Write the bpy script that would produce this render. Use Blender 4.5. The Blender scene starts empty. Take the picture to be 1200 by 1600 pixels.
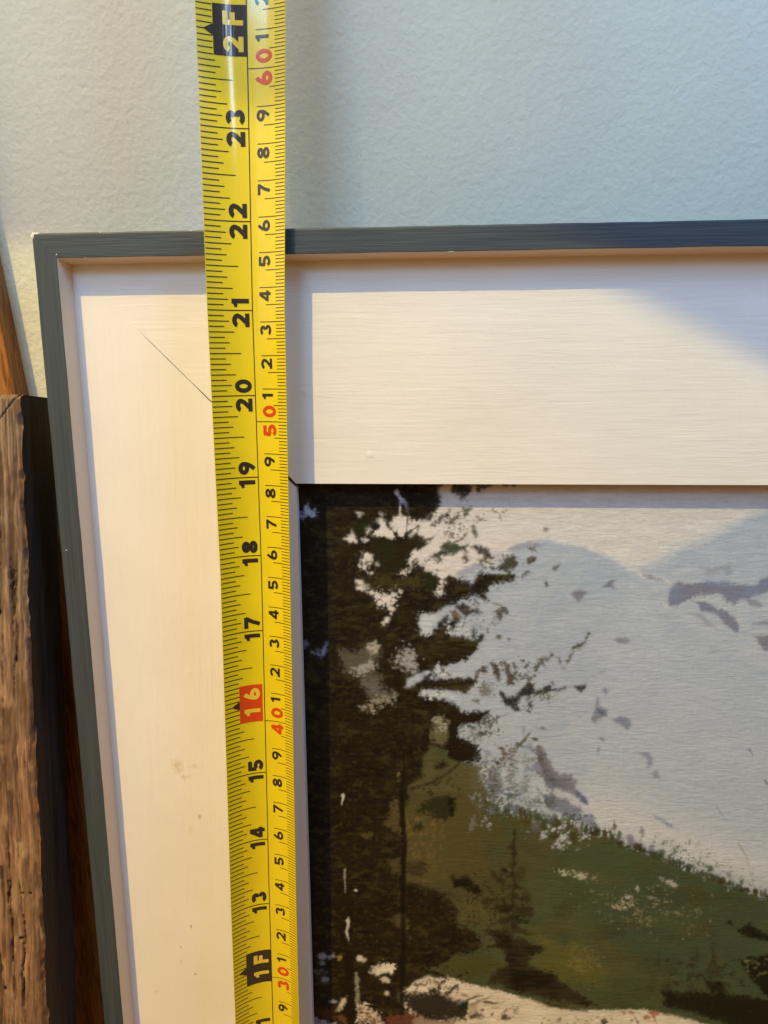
import bpy, math
import numpy as np
from mathutils import Matrix, Vector

# ------------------------------------------------------------------ units, camera, light
IN = 0.0254                                   # the place is laid out in inches
LEAN = math.radians(4.0)                      # the framed picture leans back against the wall
# frame axes: X along the picture, Y up its face, Z out of its face -> world
MF = Matrix(((1, 0, 0, 0),
             (0, math.sin(LEAN), -math.cos(LEAN), 0),
             (0, math.cos(LEAN), math.sin(LEAN), 0),
             (0, 0, 0, 1)))
def W(x, y, z): return MF @ Vector((x * IN, y * IN, z * IN))

CAM_P = (0.1934, -0.06708, 0.00733); CAM_C = (4.51659, -1.27874, 9.40913); CAM_F = 1174.56
def cam_rot():
    rx, ry, rz = CAM_P
    cx, sx, cy, sy, cz, sz = math.cos(rx), math.sin(rx), math.cos(ry), math.sin(ry), math.cos(rz), math.sin(rz)
    return (np.array([[cz, -sz, 0], [sz, cz, 0], [0, 0, 1]]) @ np.array([[1, 0, 0], [0, cx, -sx], [0, sx, cx]])
            @ np.array([[cy, 0, sy], [0, 1, 0], [-sy, 0, cy]]))
RC = cam_rot()
scene = bpy.context.scene
col = scene.collection
cam = bpy.data.cameras.new('camera'); camo = bpy.data.objects.new('camera', cam); col.objects.link(camo)
cam.sensor_fit = 'HORIZONTAL'; cam.sensor_width = 36.0; cam.lens = CAM_F / 1200 * 36
cam.clip_start = 0.01; cam.clip_end = 50
mc = Matrix.Identity(4)
for i in range(3):
    for j in range(3): mc[i][j] = RC[j][i]
    mc[i][3] = CAM_C[i] * IN
camo.matrix_world = MF @ mc
scene.camera = camo

world = bpy.data.worlds.new('World'); scene.world = world; world.use_nodes = True
wb = world.node_tree.nodes['Background']
wb.inputs[0].default_value = (1.0, 0.44, 0.10, 1); wb.inputs[1].default_value = 0.16

def aim(o, loc, target, up=(0, 0, 1)):
    o.location = loc
    o.rotation_euler = (Vector(target) - Vector(loc)).to_track_quat('-Z', 'Y').to_euler()
def lamp(name, kind, energy, color):
    l = bpy.data.lights.new(name, kind); l.energy = energy; l.color = color
    o = bpy.data.objects.new(name, l); col.objects.link(o); return o, l

# key: warm ceiling spotlight, high up on the left; the rim of its beam crosses the top right of the picture
KD = Vector((-0.59, 1.72, 1.0)).normalized(); KL = Vector((4, -6, 0)) + KD * 105
E1, E2 = Vector((7.2, -0.50, 0)), Vector((8.55, -1.10, 0))
tang = E1 + (E1 - E2) * 0.6
nrm = (E1 - KL).cross(E2 - KL).normalized()
if (Vector((3, -8, 0)) - KL).dot(nrm) < 0: nrm = -nrm
HALF = math.radians(17)
m_dir = (tang - KL).normalized()
ax = (m_dir * math.cos(HALF) + nrm * math.sin(HALF)).normalized()
ko, kl = lamp('ceiling_spot_key', 'SPOT', 224, (1.0, 0.73, 0.15))
kl.spot_size = 2 * HALF; kl.spot_blend = 0.012; kl.shadow_soft_size = 0.003
aim(ko, W(*KL), W(*(KL + ax * 50)))
# spot added at the key's place to brighten the picture low on the left
ho, hl = lamp('low_left_fill_spot', 'SPOT', 118, (1.0, 0.44, 0.04))
hl.spot_size = math.radians(15); hl.spot_blend = 1.0; hl.shadow_soft_size = 0.012
aim(ho, W(*KL), W(-1, -15, 0))
# daylight: one window behind the viewer, one high on the right
wo, wl = lamp('window_behind', 'AREA', 0.50, (0.60, 0.76, 1.0))
wl.shape = 'RECTANGLE'; wl.size = 2.0 * IN; wl.size_y = 6.5 * IN
aim(wo, W(10.5, 12.8, 30.0), W(4.5, -1, 0))
so, sl = lamp('window_left', 'AREA', 2.45, (0.19, 0.54, 1.0))
sl.shape = 'RECTANGLE'; sl.size = 12 * IN; sl.size_y = 6 * IN
aim(so, W(-7, 18, 28), W(1, -2, 0))
wo, wl = lamp('window_right', 'AREA', 0.98, (0.18, 0.52, 1.0))
wl.shape = 'RECTANGLE'; wl.size = 6 * IN; wl.size_y = 6 * IN
aim(wo, W(15, 10, 8), W(8, 1, -1))
wo, wl = lamp('cool_fill_top_left', 'AREA', 0.29, (0.45, 0.64, 0.85))  # added cool fill for the upper left wall, not a known opening
wl.shape = 'RECTANGLE'; wl.size = 8 * IN; wl.size_y = 5 * IN
aim(wo, W(-3, 13, 8), W(0, 2, -1))

# warm fills added to wash the wall: above the left corner and at left
po, pl = lamp('warm_fill_above', 'AREA', 0.34, (1.0, 0.62, 0.22))
pl.shape = 'RECTANGLE'; pl.size = 12 * IN; pl.size_y = 4 * IN
aim(po, W(-2, 10, 3), W(1, 1, -1))
to, tl = lamp('warm_fill_left', 'AREA', 0.90, (1.0, 0.93, 0.68))
tl.shape = 'RECTANGLE'; tl.size = 26 * IN; tl.size_y = 16 * IN
aim(to, W(-12, 8, 10), W(0, 1, -1))

scene.view_settings.view_transform = 'Standard'; scene.view_settings.look = 'None'
scene.view_settings.exposure = 0.06; scene.view_settings.gamma = 1.0
scene.view_settings.use_curve_mapping = False
scene.cycles.max_bounces = 8; scene.cycles.diffuse_bounces = 6

# ------------------------------------------------------------------ helpers
rng = np.random.default_rng(7)
def lin(c):
    c = np.asarray(c, float) / 255.0
    return np.where(c <= 0.04045, c / 12.92, ((c + 0.055) / 1.055) ** 2.4)
def mesh_obj(name, verts, faces, mats, parent=None, matidx=None, smooth=False):
    me = bpy.data.meshes.new(name)
    me.from_pydata([tuple(v) for v in verts], [], [tuple(f) for f in faces])
    for m in (mats if isinstance(mats, (list, tuple)) else [mats]): me.materials.append(m)
    if matidx is not None: me.polygons.foreach_set('material_index', np.asarray(matidx, np.int32))
    if smooth: me.polygons.foreach_set('use_smooth', np.ones(len(me.polygons), bool))
    me.update()
    o = bpy.data.objects.new(name, me); col.objects.link(o)
    if parent: o.parent = parent
    return o
def grid_obj(name, P, mat, parent=None, color=None, smooth=True):
    """P: (ny,nx,3) points -> one grid mesh, optional (ny,nx,3) linear colours"""
    ny, nx = P.shape[:2]
    me = bpy.data.meshes.new(name)
    idx = np.arange(ny * nx).reshape(ny, nx)
    q = np.stack([idx[:-1, :-1], idx[:-1, 1:], idx[1:, 1:], idx[1:, :-1]], -1).reshape(-1, 4).astype(np.int32)
    n = len(q)
    me.vertices.add(ny * nx); me.vertices.foreach_set('co', P.reshape(-1).astype(np.float32))
    me.loops.add(n * 4); me.loops.foreach_set('vertex_index', q.reshape(-1))
    me.polygons.add(n); me.polygons.foreach_set('loop_start', np.arange(0, n * 4, 4, dtype=np.int32))
    if smooth: me.polygons.foreach_set('use_smooth', np.ones(n, bool))
    me.update(calc_edges=True)
    if color is not None:
        a = me.color_attributes.new('paint', 'FLOAT_COLOR', 'POINT')
        c4 = np.ones((ny * nx, 4), np.float32); c4[:, :3] = color.reshape(-1, 3)
        a.data.foreach_set('color', c4.reshape(-1))
    me.materials.append(mat)
    o = bpy.data.objects.new(name, me); col.objects.link(o)
    if parent: o.parent = parent
    return o
def empty(name, label, cat, matrix=None):
    o = bpy.data.objects.new(name, None); col.objects.link(o); o.empty_display_size = 0.02
    if matrix is not None: o.matrix_world = matrix
    o['label'] = label; o['category'] = cat; o['kind'] = 'thing'
    return o

_lat = rng.random((256, 256))
def vnoise(x, y, seed=0):
    """smooth value noise in [0,1]"""
    x = x + seed * 17.31; y = y + seed * 9.77
    xi = np.floor(x).astype(int); yi = np.floor(y).astype(int)
    fx = x - xi; fy = y - yi
    fx = fx * fx * (3 - 2 * fx); fy = fy * fy * (3 - 2 * fy)
    g = lambda a, b: _lat[a & 255, b & 255]
    return ((g(xi, yi) * (1 - fx) + g(xi + 1, yi) * fx) * (1 - fy)
            + (g(xi, yi + 1) * (1 - fx) + g(xi + 1, yi + 1) * fx) * fy)
def fbm(x, y, seed=0, oct=4):
    s = 0; a = 0.5; t = 0
    for k in range(oct):
        s = s + a * vnoise(x * 2 ** k, y * 2 ** k, seed + k * 3); t += a; a *= 0.55
    return s / t
def sstep(a, b, x):
    t = np.clip((x - a) / (b - a), 0, 1); return t * t * (3 - 2 * t)

# ------------------------------------------------------------------ materials
class NT:
    def __init__(s, name):
        s.m = bpy.data.materials.new(name); s.m.use_nodes = True
        s.t = s.m.node_tree; s.b = s.t.nodes['Principled BSDF']
        s.co = s.n('ShaderNodeTexCoord').outputs['Object']
    def n(s, k, **kw):
        nd = s.t.nodes.new(k)
        for a, v in kw.items(): setattr(nd, a, v)
        return nd
    def link(s, a, b): s.t.links.new(a, b)
    def mapping(s, scale, loc=(0, 0, 0), rot=(0, 0, 0)):
        m = s.n('ShaderNodeMapping'); s.link(s.co, m.inputs[0])
        m.inputs['Scale'].default_value = scale; m.inputs['Location'].default_value = loc; m.inputs['Rotation'].default_value = rot
        return m.outputs[0]
    def noise(s, scale, detail=3, rough=0.55, vec=None, dist=0.0):
        t = s.n('ShaderNodeTexNoise'); s.link(vec if vec is not None else s.co, t.inputs['Vector'])
        t.inputs['Scale'].default_value = scale; t.inputs['Detail'].default_value = detail
        t.inputs['Roughness'].default_value = rough; t.inputs['Distortion'].default_value = dist
        return t.outputs['Fac']
    def math(s, op, a, b=None, clamp=False):
        m = s.n('ShaderNodeMath', operation=op); m.use_clamp = clamp
        for i, v in enumerate((a, b)):
            if v is None: continue
            if isinstance(v, (int, float)): m.inputs[i].default_value = v
            else: s.link(v, m.inputs[i])
        return m.outputs[0]
    def ramp(s, f, stops):
        r = s.n('ShaderNodeValToRGB'); s.link(f, r.inputs[0])
        e = r.color_ramp.elements
        while len(e) < len(stops): e.new(0.5)
        for k, (p, c) in enumerate(stops):
            e[k].position = p; e[k].color = (*c, 1) if len(c) == 3 else c
        return r.outputs[0]
    def mix(s, f, a, b):
        m = s.n('ShaderNodeMix', data_type='RGBA')
        for v, i in ((f, 0), (a, 6), (b, 7)):
            if isinstance(v, (int, float)): m.inputs[i].default_value = v
            elif isinstance(v, tuple): m.inputs[i].default_value = (*v, 1)
            else: s.link(v, m.inputs[i])
        return m.outputs[2]
    def bump(s, h, dist, strength=1.0, prev=None):
        b = s.n('ShaderNodeBump'); s.link(h, b.inputs['Height'])
        b.inputs['Distance'].default_value = dist; b.inputs['Strength'].default_value = strength
        if prev is not None: s.link(prev, b.inputs['Normal'])
        return b.outputs[0]
    def done(s, color=None, rough=0.6, normal=None, spec=0.5, coat=0.0):
        if color is not None:
            if isinstance(color, tuple): s.b.inputs['Base Color'].default_value = (*color, 1)
            else: s.link(color, s.b.inputs['Base Color'])
        if isinstance(rough, (int, float)): s.b.inputs['Roughness'].default_value = rough
        else: s.link(rough, s.b.inputs['Roughness'])
        if normal is not None: s.link(normal, s.b.inputs['Normal'])
        s.b.inputs['Specular IOR Level'].default_value = spec
        if coat: s.b.inputs['Coat Weight'].default_value = coat; s.b.inputs['Coat Roughness'].default_value = 0.13
        return s.m

def mat_wall():
    t = NT('wall_paint')
    n1 = t.noise(520, 3, 0.5, dist=0.1); n2 = t.noise(170, 2); n3 = t.noise(1300, 2)
    h = t.math('ADD', t.math('MULTIPLY', n1, 0.75), t.math('ADD', t.math('MULTIPLY', n2, 0.7), t.math('MULTIPLY', n3, 0.12)))
    c = t.ramp(t.noise(18, 3), [(0.3, (0.645, 0.66, 0.53)), (0.7, (0.685, 0.70, 0.57))])
    return t.done(c, 0.55, t.bump(h, 0.00050, 0.75), 0.3)
def mat_cream(axis, stains=False):
    """brushed cream paint on a board; strokes run along the board"""
    t = NT('cream_paint_' + axis)
    sc = (55, 900, 400) if axis == 'x' else (900, 55, 400)
    sc2 = (22, 300, 400) if axis == 'x' else (300, 22, 400)
    k = 0.8 if axis == 'x' else 1.1
    n1 = t.noise(1, 4, 0.5, t.mapping(sc), 1.1); n2 = t.noise(1, 3, 0.5, t.mapping(sc2), 0.9); n3 = t.noise(120, 3)
    v = t.n('ShaderNodeTexVoronoi'); t.link(t.co, v.inputs['Vector']); v.inputs['Scale'].default_value = 95
    seed = t.n('ShaderNodeSeparateColor'); t.link(v.outputs['Color'], seed.inputs[0])
    dot = t.math('MULTIPLY', t.math('SUBTRACT', 1.0, t.math('MULTIPLY', v.outputs['Distance'], 7.5), True),
                 t.math('GREATER_THAN', seed.outputs[0], 0.93))
    msk = t.ramp(t.noise(1, 2, 0.5, t.mapping((18, 60, 60) if axis == 'x' else (60, 18, 60))), [(0.35, (0.25,) * 3), (0.65, (1.0,) * 3)])
    n1 = t.math('MULTIPLY', n1, msk)
    h = t.math('ADD', t.math('MULTIPLY', n1, 0.5 * k), t.math('ADD', t.math('MULTIPLY', n2, 0.45 * k), t.math('ADD', t.math('MULTIPLY', n3, 0.55), t.math('MULTIPLY', dot, 0.55))))
    c = t.ramp(t.noise(25, 4), [(0.3, (0.755, 0.735, 0.685)), (0.7, (0.80, 0.78, 0.735))])
    if stains:
        for (x, y, rx, ry, a, cc) in ((0.96, -6.76, .10, .12, .62, (0.52, .40, .24)), (1.07, -6.93, .10, .05, .5, (0.5, .38, .22)),
                                      (1.20, -6.75, .10, .04, .35, (0.55, .42, .26)), (1.24, -7.54, .03, .05, .9, (0.50, .33, .2)),
                                      (1.09, -7.75, .03, .06, .5, (0.55, .4, .25)), (1.01, -9.32, .018, .05, .8, (.3, .25, .16)),
                                      (0.84, -9.67, .018, .035, .9, (.3, .25, .16)), (0.83, -9.92, .018, .05, .6, (.4, .3, .2)),
                                      (1.03, -10.12, .025, .02, .9, (.36, .26, .14)), (.42, -10.45, .05, .05, .35, (.55, .45, .3))):
            m = t.n('ShaderNodeMapping'); t.link(t.co, m.inputs[0])
            m.inputs['Scale'].default_value = (1 / (rx * IN), 1 / (ry * IN), 0)
            m.inputs['Location'].default_value = (-x / rx, -y / ry, 0)
            ln = t.n('ShaderNodeVectorMath', operation='LENGTH'); t.link(m.outputs[0], ln.inputs[0])
            f = t.math('SUBTRACT', 1.0, t.math('ADD', ln.outputs['Value'], t.math('MULTIPLY', t.math('SUBTRACT', t.noise(700, 3), 0.5), 2.6)), True)
            c = t.mix(t.math('MULTIPLY', f, a, True), c, cc)
    return t.done(c, 0.5, t.bump(h, 0.00030, 0.8), 0.4)
def mat_slate(axis):
    t = NT('slate_paint_' + axis)
    sc = (60, 1500, 1500) if axis == 'x' else (1500, 60, 1500)
    n1 = t.noise(1, 4, 0.6, t.mapping(sc), 0.4)
    c = t.ramp(t.noise(1, 3, 0.5, t.mapping((sc[0] / 2, sc[1] / 3, 300))), [(0.3, (0.040, 0.056, 0.068)), (0.7, (0.062, 0.078, 0.088))])
    # paint rubbed through to the pale primer along sharp edges
    g = t.n('ShaderNodeNewGeometry')
    pt = t.ramp(g.outputs['Pointiness'], [(0.52, (0, 0, 0)), (0.58, (1, 1, 1))])
    sp = t.math('GREATER_THAN', t.noise(420, 3), 0.66)
    tiny = t.math('GREATER_THAN', t.noise(1500, 1), 0.875)
    c = t.mix(t.math('MULTIPLY', tiny, 0.45), c, (0.5, 0.48, 0.42))
    return t.done(c, 0.5, t.bump(n1, 0.00018, 0.8), 0.3)
def mat_plain(name, c, rough=0.6, spec=0.4, nscale=None, ndist=0.0002, coat=0.0):
    t = NT(name)
    return t.done(c, rough, t.bump(t.noise(nscale, 3), ndist) if nscale else None, spec, coat)
def mat_canvas():
    t = NT('oil_on_canvas')
    a = t.n('ShaderNodeAttribute'); a.attribute_name = 'paint'
    wx = t.noise(1, 3, 0.6, t.mapping((190, 1000, 100)), 0.6)
    wy = t.noise(1, 3, 0.6, t.mapping((1150, 220, 100)), 0.3)
    n3 = t.noise(260, 4)
    h = t.math('ADD', t.math('MULTIPLY', wx, 0.6), t.math('ADD', t.math('MULTIPLY', wy, 0.35), t.math('MULTIPLY', n3, 0.5)))
    return t.done(a.outputs['Color'], t.math('ADD', 0.5, t.math('MULTIPLY', n3, 0.25)), t.bump(h, 0.00030, 0.8), 0.13)
def mat_attr(name, rough, nscale, ndist):
    t = NT(name); a = t.n('ShaderNodeAttribute'); a.attribute_name = 'paint'
    n = t.noise(1, 5, 0.6, t.mapping((nscale, nscale / 14, nscale)), 0.6)
    return t.done(a.outputs['Color'], rough, t.bump(n, ndist, 0.9), 0.25)
def mat_tape():
    t = NT('tape_enamel')
    w = t.n('ShaderNodeTexWave'); t.link(t.mapping((1, 1, 1), rot=(0, 0, math.radians(32))), w.inputs['Vector'])
    w.inputs['Scale'].default_value = 520; w.inputs['Distortion'].default_value = 0.5
    c = t.ramp(t.noise(60, 3), [(0.3, (0.72, 0.585, 0.006)), (0.7, (0.78, 0.63, 0.010))])
    sm = t.ramp(t.noise(230, 4), [(0.66, (0, 0, 0)), (0.8, (1, 1, 1))])
    c = t.mix(t.math('MULTIPLY', sm, 0.22), c, (0.45, 0.36, 0.06))
    r = t.math('ADD', 0.38, t.math('MULTIPLY', t.noise(160, 3), 0.16))
    return t.done(c, r, t.bump(t.math('ADD', w.outputs['Fac'], t.math('MULTIPLY', t.noise(45, 2), 3.0)), 0.00003, 0.5), 0.4, 1.0)
M_WALL = mat_wall()
M_CX, M_CY, M_CYS = mat_cream('x'), mat_cream('y'), mat_cream('y', True)
M_SX, M_SY = mat_slate('x'), mat_slate('y')
M_CANVAS = mat_canvas(); M_TAPE = mat_tape()
M_LIP = mat_plain('cream_lip_bounce_tint', (0.74, 0.62, 0.48), 0.6, 0.2, 500, 0.0002)  # cream lip, with the warm bounce light put into its colour
M_INK = mat_plain('black_ink', (0.022, 0.019, 0.012), 0.5, 0.3, coat=1.0)
M_RED = mat_plain('red_ink', (0.62, 0.055, 0.006), 0.5, 0.3, coat=1.0)
M_YEL = mat_plain('yellow_print', (0.74, 0.56, 0.05), 0.5, 0.3, coat=1.0)
M_STEEL = mat_plain('tape_back', (0.55, 0.42, 0.05), 0.35, 0.5)
M_BACK = mat_plain('backing_board', (0.10, 0.07, 0.045), 0.8, 0.2)
M_RAW = mat_plain('raw_edge', (0.40, 0.34, 0.26), 0.8, 0.2)
M_CHIP = mat_plain('primer_chip', (0.70, 0.67, 0.60), 0.6, 0.3)
M_SLAB = mat_attr('weathered_wood', 0.72, 900, 0.00035)
M_FLOORW = mat_plain('floor_boards', (0.36, 0.21, 0.10), 0.5, 0.4, 120)

# ------------------------------------------------------------------ setting
WALL_Z = -0.90                                  # frame-space depth of the wall where the picture's top rests on it
wall_y = (W(0, 0.30, WALL_Z)).y
FLOOR = -21.66
fl_z = W(0, FLOOR, 0).z - 0.001
def flat_box(name, x0, x1, y0, y1, z0, z1, mat):
    v = [(x, y, z) for z in (z0, z1) for y in (y0, y1) for x in (x0, x1)]
    f = [(0, 2, 3, 1), (4, 5, 7, 6), (0, 1, 5, 4), (2, 6, 7, 3), (0, 4, 6, 2), (1, 3, 7, 5)]
    return mesh_obj(name, v, f, mat)
wall = flat_box('wall', -0.9, 1.3, wall_y, wall_y + 0.1, fl_z, fl_z + 1.5, M_WALL); wall['kind'] = 'structure'
floor = flat_box('floor', -0.9, 1.3, -1.2, wall_y, fl_z - 0.02, fl_z, M_FLOORW); floor['kind'] = 'structure'

# ------------------------------------------------------------------ framed painting
D = 0.263; RIM = 0.292; MATW = 2.762; REC = 0.20
WI, HI = 24.0, 21.34                            # rim's inner opening
pic = empty('framed_painting', 'landscape painting in a wide cream frame with thin slate grey rim leaning on the wall', 'painting', MF)
def side_pt(side, a, o, z):
    """a in 0..1 along the side between its mitres, o = distance in from the rim's inner edge"""
    if side == 'top':    p = (o + a * (WI - 2 * o), -o, z)
    if side == 'bottom': p = (o + a * (WI - 2 * o), -HI + o, z)
    if side == 'left':   p = (o, -o - a * (HI - 2 * o), z)
    if side == 'right':  p = (WI - o, -o - a * (HI - 2 * o), z)
    return (p[0] * IN, p[1] * IN, p[2] * IN)
prof = [(-RIM, -0.89), (-RIM, D - 0.02), (-RIM + 0.006, D - 0.006), (-RIM + 0.02, D), (-0.014, D), (-0.004, D - 0.003), (0.0, D - 0.012),
        (0.045, 0.0), (0.047, -0.10), (0.047, -0.89)]
pm = [0, 0, 0, 0, 0, 1, 1, 1, 1, 1]
for sd in ('top', 'left', 'right', 'bottom'):
    NS = 160; v = []; f = []; mi = []
    n = len(prof)
    jit = fbm(np.linspace(0, 60, NS + 1), np.zeros(NS + 1) + 3.3 * len(sd), 4, 3) - 0.5
    jit2 = fbm(np.linspace(0, 90, NS + 1), np.zeros(NS + 1) + 7.3 * len(sd), 8, 3) - 0.5
    for i in range(NS + 1):
        e = 0.0 if i in (0, NS) else 1.0
        for k, (o, z) in enumerate(prof):
            oo = o + e * (0.010 * jit[i] if k in (5, 6) else (0.012 * jit2[i] if k in (1, 2, 3) else 0))
            v.append(side_pt(sd, i / NS, oo, z))
    for i in range(NS):
        for k in range(n):
            k2 = (k + 1) % n
            f.append((i * n + k, i * n + k2, (i + 1) * n + k2, (i + 1) * n + k)); mi.append(pm[k])
    f.append(tuple(range(n))); mi.append(0); f.append(tuple(NS * n + k for k in range(n - 1, -1, -1))); mi.append(0)
    hz = sd in ('top', 'bottom')
    o = mesh_obj('rim_rail', v, f, [M_SX if hz else M_SY, M_LIP], pic, mi)
    if sd == 'top': o['label'] = 'slate grey rim rail along the top edge'
    if sd == 'left': o['label'] = 'slate grey rim rail down the left edge'
# chips of bare primer on the rim's corner and edges
def chip(x, y, z, rx, ry, rz, seed):
    r = np.random.default_rng(seed); v = []; f = []
    m = 9
    for k in range(m):
        a = 2 * math.pi * k / m; q = 0.7 + 0.5 * r.random()
        v.append(((x + rx * q * math.cos(a)) * IN, (y + ry * q * math.sin(a)) * IN, (z - 0.3 * rz) * IN))
    v.append((x * IN, y * IN, (z + rz) * IN))
    for k in range(m): f.append((k, (k + 1) % m, m))
    return mesh_obj('paint_chip', v, f, M_CHIP, pic)
chips = [(-RIM + .014, RIM - .03, D - .001, .024, .040, .006), (-RIM + .05, RIM - .006, D - .001, .04, .014, .005), (-.005, .045, D, .010, .010, .003),
         (.55, RIM - .004, D - .002, .014, .006, .003), (1.65, RIM - .005, D - .002, .02, .006, .003), (-.215, -3.6, D, .010, .010, .003),
         (.35, .002, D - .003, .02, .004, .002), (4.7, .001, D - .003, .04, .004, .002)]
for k, c in enumerate(chips): chip(*c, seed=40 + k)
# cream liner boards, mitred; the joint has opened towards the opening
def board(sd, mat):
    NS = 60; MB = 40; v = []; f = []
    prof = []
    os_ = [0.038 + (MATW - 0.038) * k / MB for k in range(MB + 1)]
    rj = np.random.default_rng(5)
    jt = fbm(np.linspace(0, 16, MB + 1), np.zeros(MB + 1), 2, 3) - 0.5
    top = []
    for e in (0, 1):
        row = []
        for k, o in enumerate(os_):
            p = list(side_pt(sd, e, o, 0.0))
            t = k / MB
            gap = max(0.0, t - 0.28) ** 0.7 * 0.046 * (1.0 + 0.8 * jt[k]) + (max(0, t - 0.93) * 0.25)
            if sd == 'left' and e == 0: p[1] -= gap * IN
            if sd == 'top' and e == 0: p[0] += jt[k] * 0.012 * IN * (t > 0.3)
            if sd == 'left' and e == 0: p[1] -= jt[k] * 0.012 * IN * (t > 0.3)
            row.append(tuple(p))
        top.append(row)
    n = MB + 1
    for row in top: v += row                      # 0..n-1, n..2n-1 front
    for row in top: v += [(x, y, -0.15 * IN) for x, y, z in row]
    fl = sd in ('top', 'right')
    for k in range(MB):
        a, b, c, d = k, k + 1, n + k + 1, n + k
        f.append((a, b, c, d)); f.append((2 * n + a, 2 * n + d, 2 * n + c, 2 * n + b))
        f.append((a, 2 * n + a, 2 * n + b, b)); f.append((d, c, 2 * n + c, 2 * n + d))
    f.append((0, n, 3 * n, 2 * n)); f.append((n - 1, 3 * n - 1, 4 * n - 1, 2 * n - 1))
    mi = [0] * len(f)
    for k in range(MB): mi[4 * k + 2] = 1; mi[4 * k + 3] = 1
    o = mesh_obj('liner_board', v, f, [mat, M_RAW], pic, mi)
    return o
b = board('top', M_CX); b['label'] = 'wide cream liner board across the top with horizontal brush marks'
b = board('left', M_CYS); b['label'] = 'wide cream liner board down the left side with faint brown stains'
board('right', M_CY); board('bottom', M_CX)
bk = [side_pt('left', 0, 0.03, -0.36), side_pt('right', 0, 0.03, -0.36), side_pt('right', 1, 0.03, -0.36), side_pt('left', 1, 0.03, -0.36)]
bv = bk + [(x, y, -0.44 * IN) for x, y, z in bk]
mesh_obj('backing_board', bv, [(0, 3, 2, 1), (4, 5, 6, 7), (0, 1, 5, 4), (1, 2, 6, 5), (2, 3, 7, 6), (3, 0, 4, 7)], M_BACK, pic)
# --- the painting: a layered, brushed colour field computed stroke by stroke
xs = np.concatenate([np.arange(2.70, 9.85, 0.0108), np.linspace(9.85, WI - 2.70, 60)[1:]])
ys = np.concatenate([np.arange(-2.70, -11.35, -0.0108), np.linspace(-11.35, -(HI - 2.70), 50)[1:]])
GX, GY = np.meshgrid(xs, ys)
# layout coordinates of the picture (its own drawing grid)
_q = (np.stack([GX, GY, np.full_like(GX, -REC)], -1) - np.array(CAM_C)) @ RC.T
U = 600 + CAM_F * _q[..., 0] / -_q[..., 2]; V = 800 - CAM_F * _q[..., 1] / -_q[..., 2]
_ill = np.array([1.02, 0.93, 0.78])
def pc(r, g, b): return lin((r, g, b)) / _ill
N2 = vnoise(U / 2.6, V / 2.2, 1); N4 = vnoise(U / 5, V / 4.2, 2); N10 = vnoise(U / 11, V / 10, 3); N30 = fbm(U / 34, V / 30, 4, 3)
NH = fbm(U / 26, V / 2.6, 5, 3)                                     # horizontal brush drag
NWv = vnoise(U / 2.4, V / 9, 6); NWh = vnoise(U / 9, V / 2.4, 7)   # weave
N1 = vnoise(U / 1.6, V / 1.5, 8)
RAG = ((0.35 * N1 + 0.4 * N2 + 0.3 * N4 + 0.25 * (NWh * 0.5 + NWv * 0.5)) / 1.3 - 0.5) * 2.0
COL = np.zeros(U.shape + (3,)); HGT = np.zeros(U.shape)
def crop(x0, y0, s, pts): return [(x0 + a / s, y0 + b / s) for a, b in pts]
A_ = lambda *p: crop(460, 740, 4.0, p)
B_ = lambda *p: crop(680, 780, 4.286, p)
C_ = lambda *p: crop(460, 980, 4.0, p)
D_ = lambda *p: crop(700, 980, 4.615, p)
E_ = lambda *p: crop(460, 1240, 4.0, p)
F_ = lambda *p: crop(660, 1240, 4.0, p)
G_ = lambda *p: crop(800, 700, 3.0, p)
H_ = lambda *p: crop(800, 1100, 3.0, p)
def window(x0, y0, x1, y1):
    m = (U > x0) & (U < x1) & (V > y0) & (V < y1)
    r = np.where(m.any(1))[0]; c = np.where(m.any(0))[0]
    if len(r) == 0 or len(c) == 0: return None
    return slice(r[0], r[-1] + 1), slice(c[0], c[-1] + 1)
def sdf(pts, u, v):
    d = np.full(u.shape, 1e9); ins = np.zeros(u.shape, bool); n = len(pts)
    for i in range(n):
        ax_, ay = pts[i]; bx_, by = pts[(i + 1) % n]
        ex, ey = bx_ - ax_, by - ay; px, py = u - ax_, v - ay
        t = np.clip((px * ex + py * ey) / (ex * ex + ey * ey + 1e-9), 0, 1)
        d = np.minimum(d, (px - t * ex) ** 2 + (py - t * ey) ** 2)
        c = ((ay > v) != (by > v)) & (u < (bx_ - ax_) * (v - ay) / (by - ay + 1e-12) + ax_)
        ins ^= c
    d = np.sqrt(d); return np.where(ins, d, -d)
def lay(w, alpha, c, hgt=1.0):
    a = np.clip(alpha, 0, 1)[..., None]
    COL[w] = COL[w] * (1 - a) + np.asarray(c) * a
    HGT[w] = HGT[w] * (1 - a[..., 0] * 0.8) + a[..., 0] * hgt * (0.4 + 0.6 * NH[w])
def poly(pts, c, rag=6.0, warp=5.0, soft=1.2, op=1.0, c2=None, hgt=1.0, noise=None):
    p = np.array(pts); m = rag + warp + 4
    w = window(p[:, 0].min() - m, p[:, 1].min() - m, p[:, 0].max() + m, p[:, 1].max() + m)
    if w is None: return
    d = sdf(pts, U[w] + warp * (N10[w] - 0.5) * 2, V[w] + warp * (N30[w] - 0.5) * 2)
    sf = soft * (1.3 + 1.6 * N10[w]) + 0.4
    a = sstep(-sf, sf, d + rag * 1.5 * RAG[w] - 0.15 * rag) * op
    a = a * (0.86 + 0.14 * sstep(0.25, 0.6, 0.5 * NH[w] + 0.5 * N2[w]) + 0.12 * sstep(4, 14, d)).clip(0, 1)
    cc = np.asarray(c, float)
    if c2 is not None:
        k = sstep(0.35, 0.65, (noise[w] if noise is not None else 0.5 * N30[w] + 0.5 * NH[w]))[..., None]
        cc = cc * (1 - k) + np.asarray(c2) * k
    lay(w, a, cc, hgt)
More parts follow.
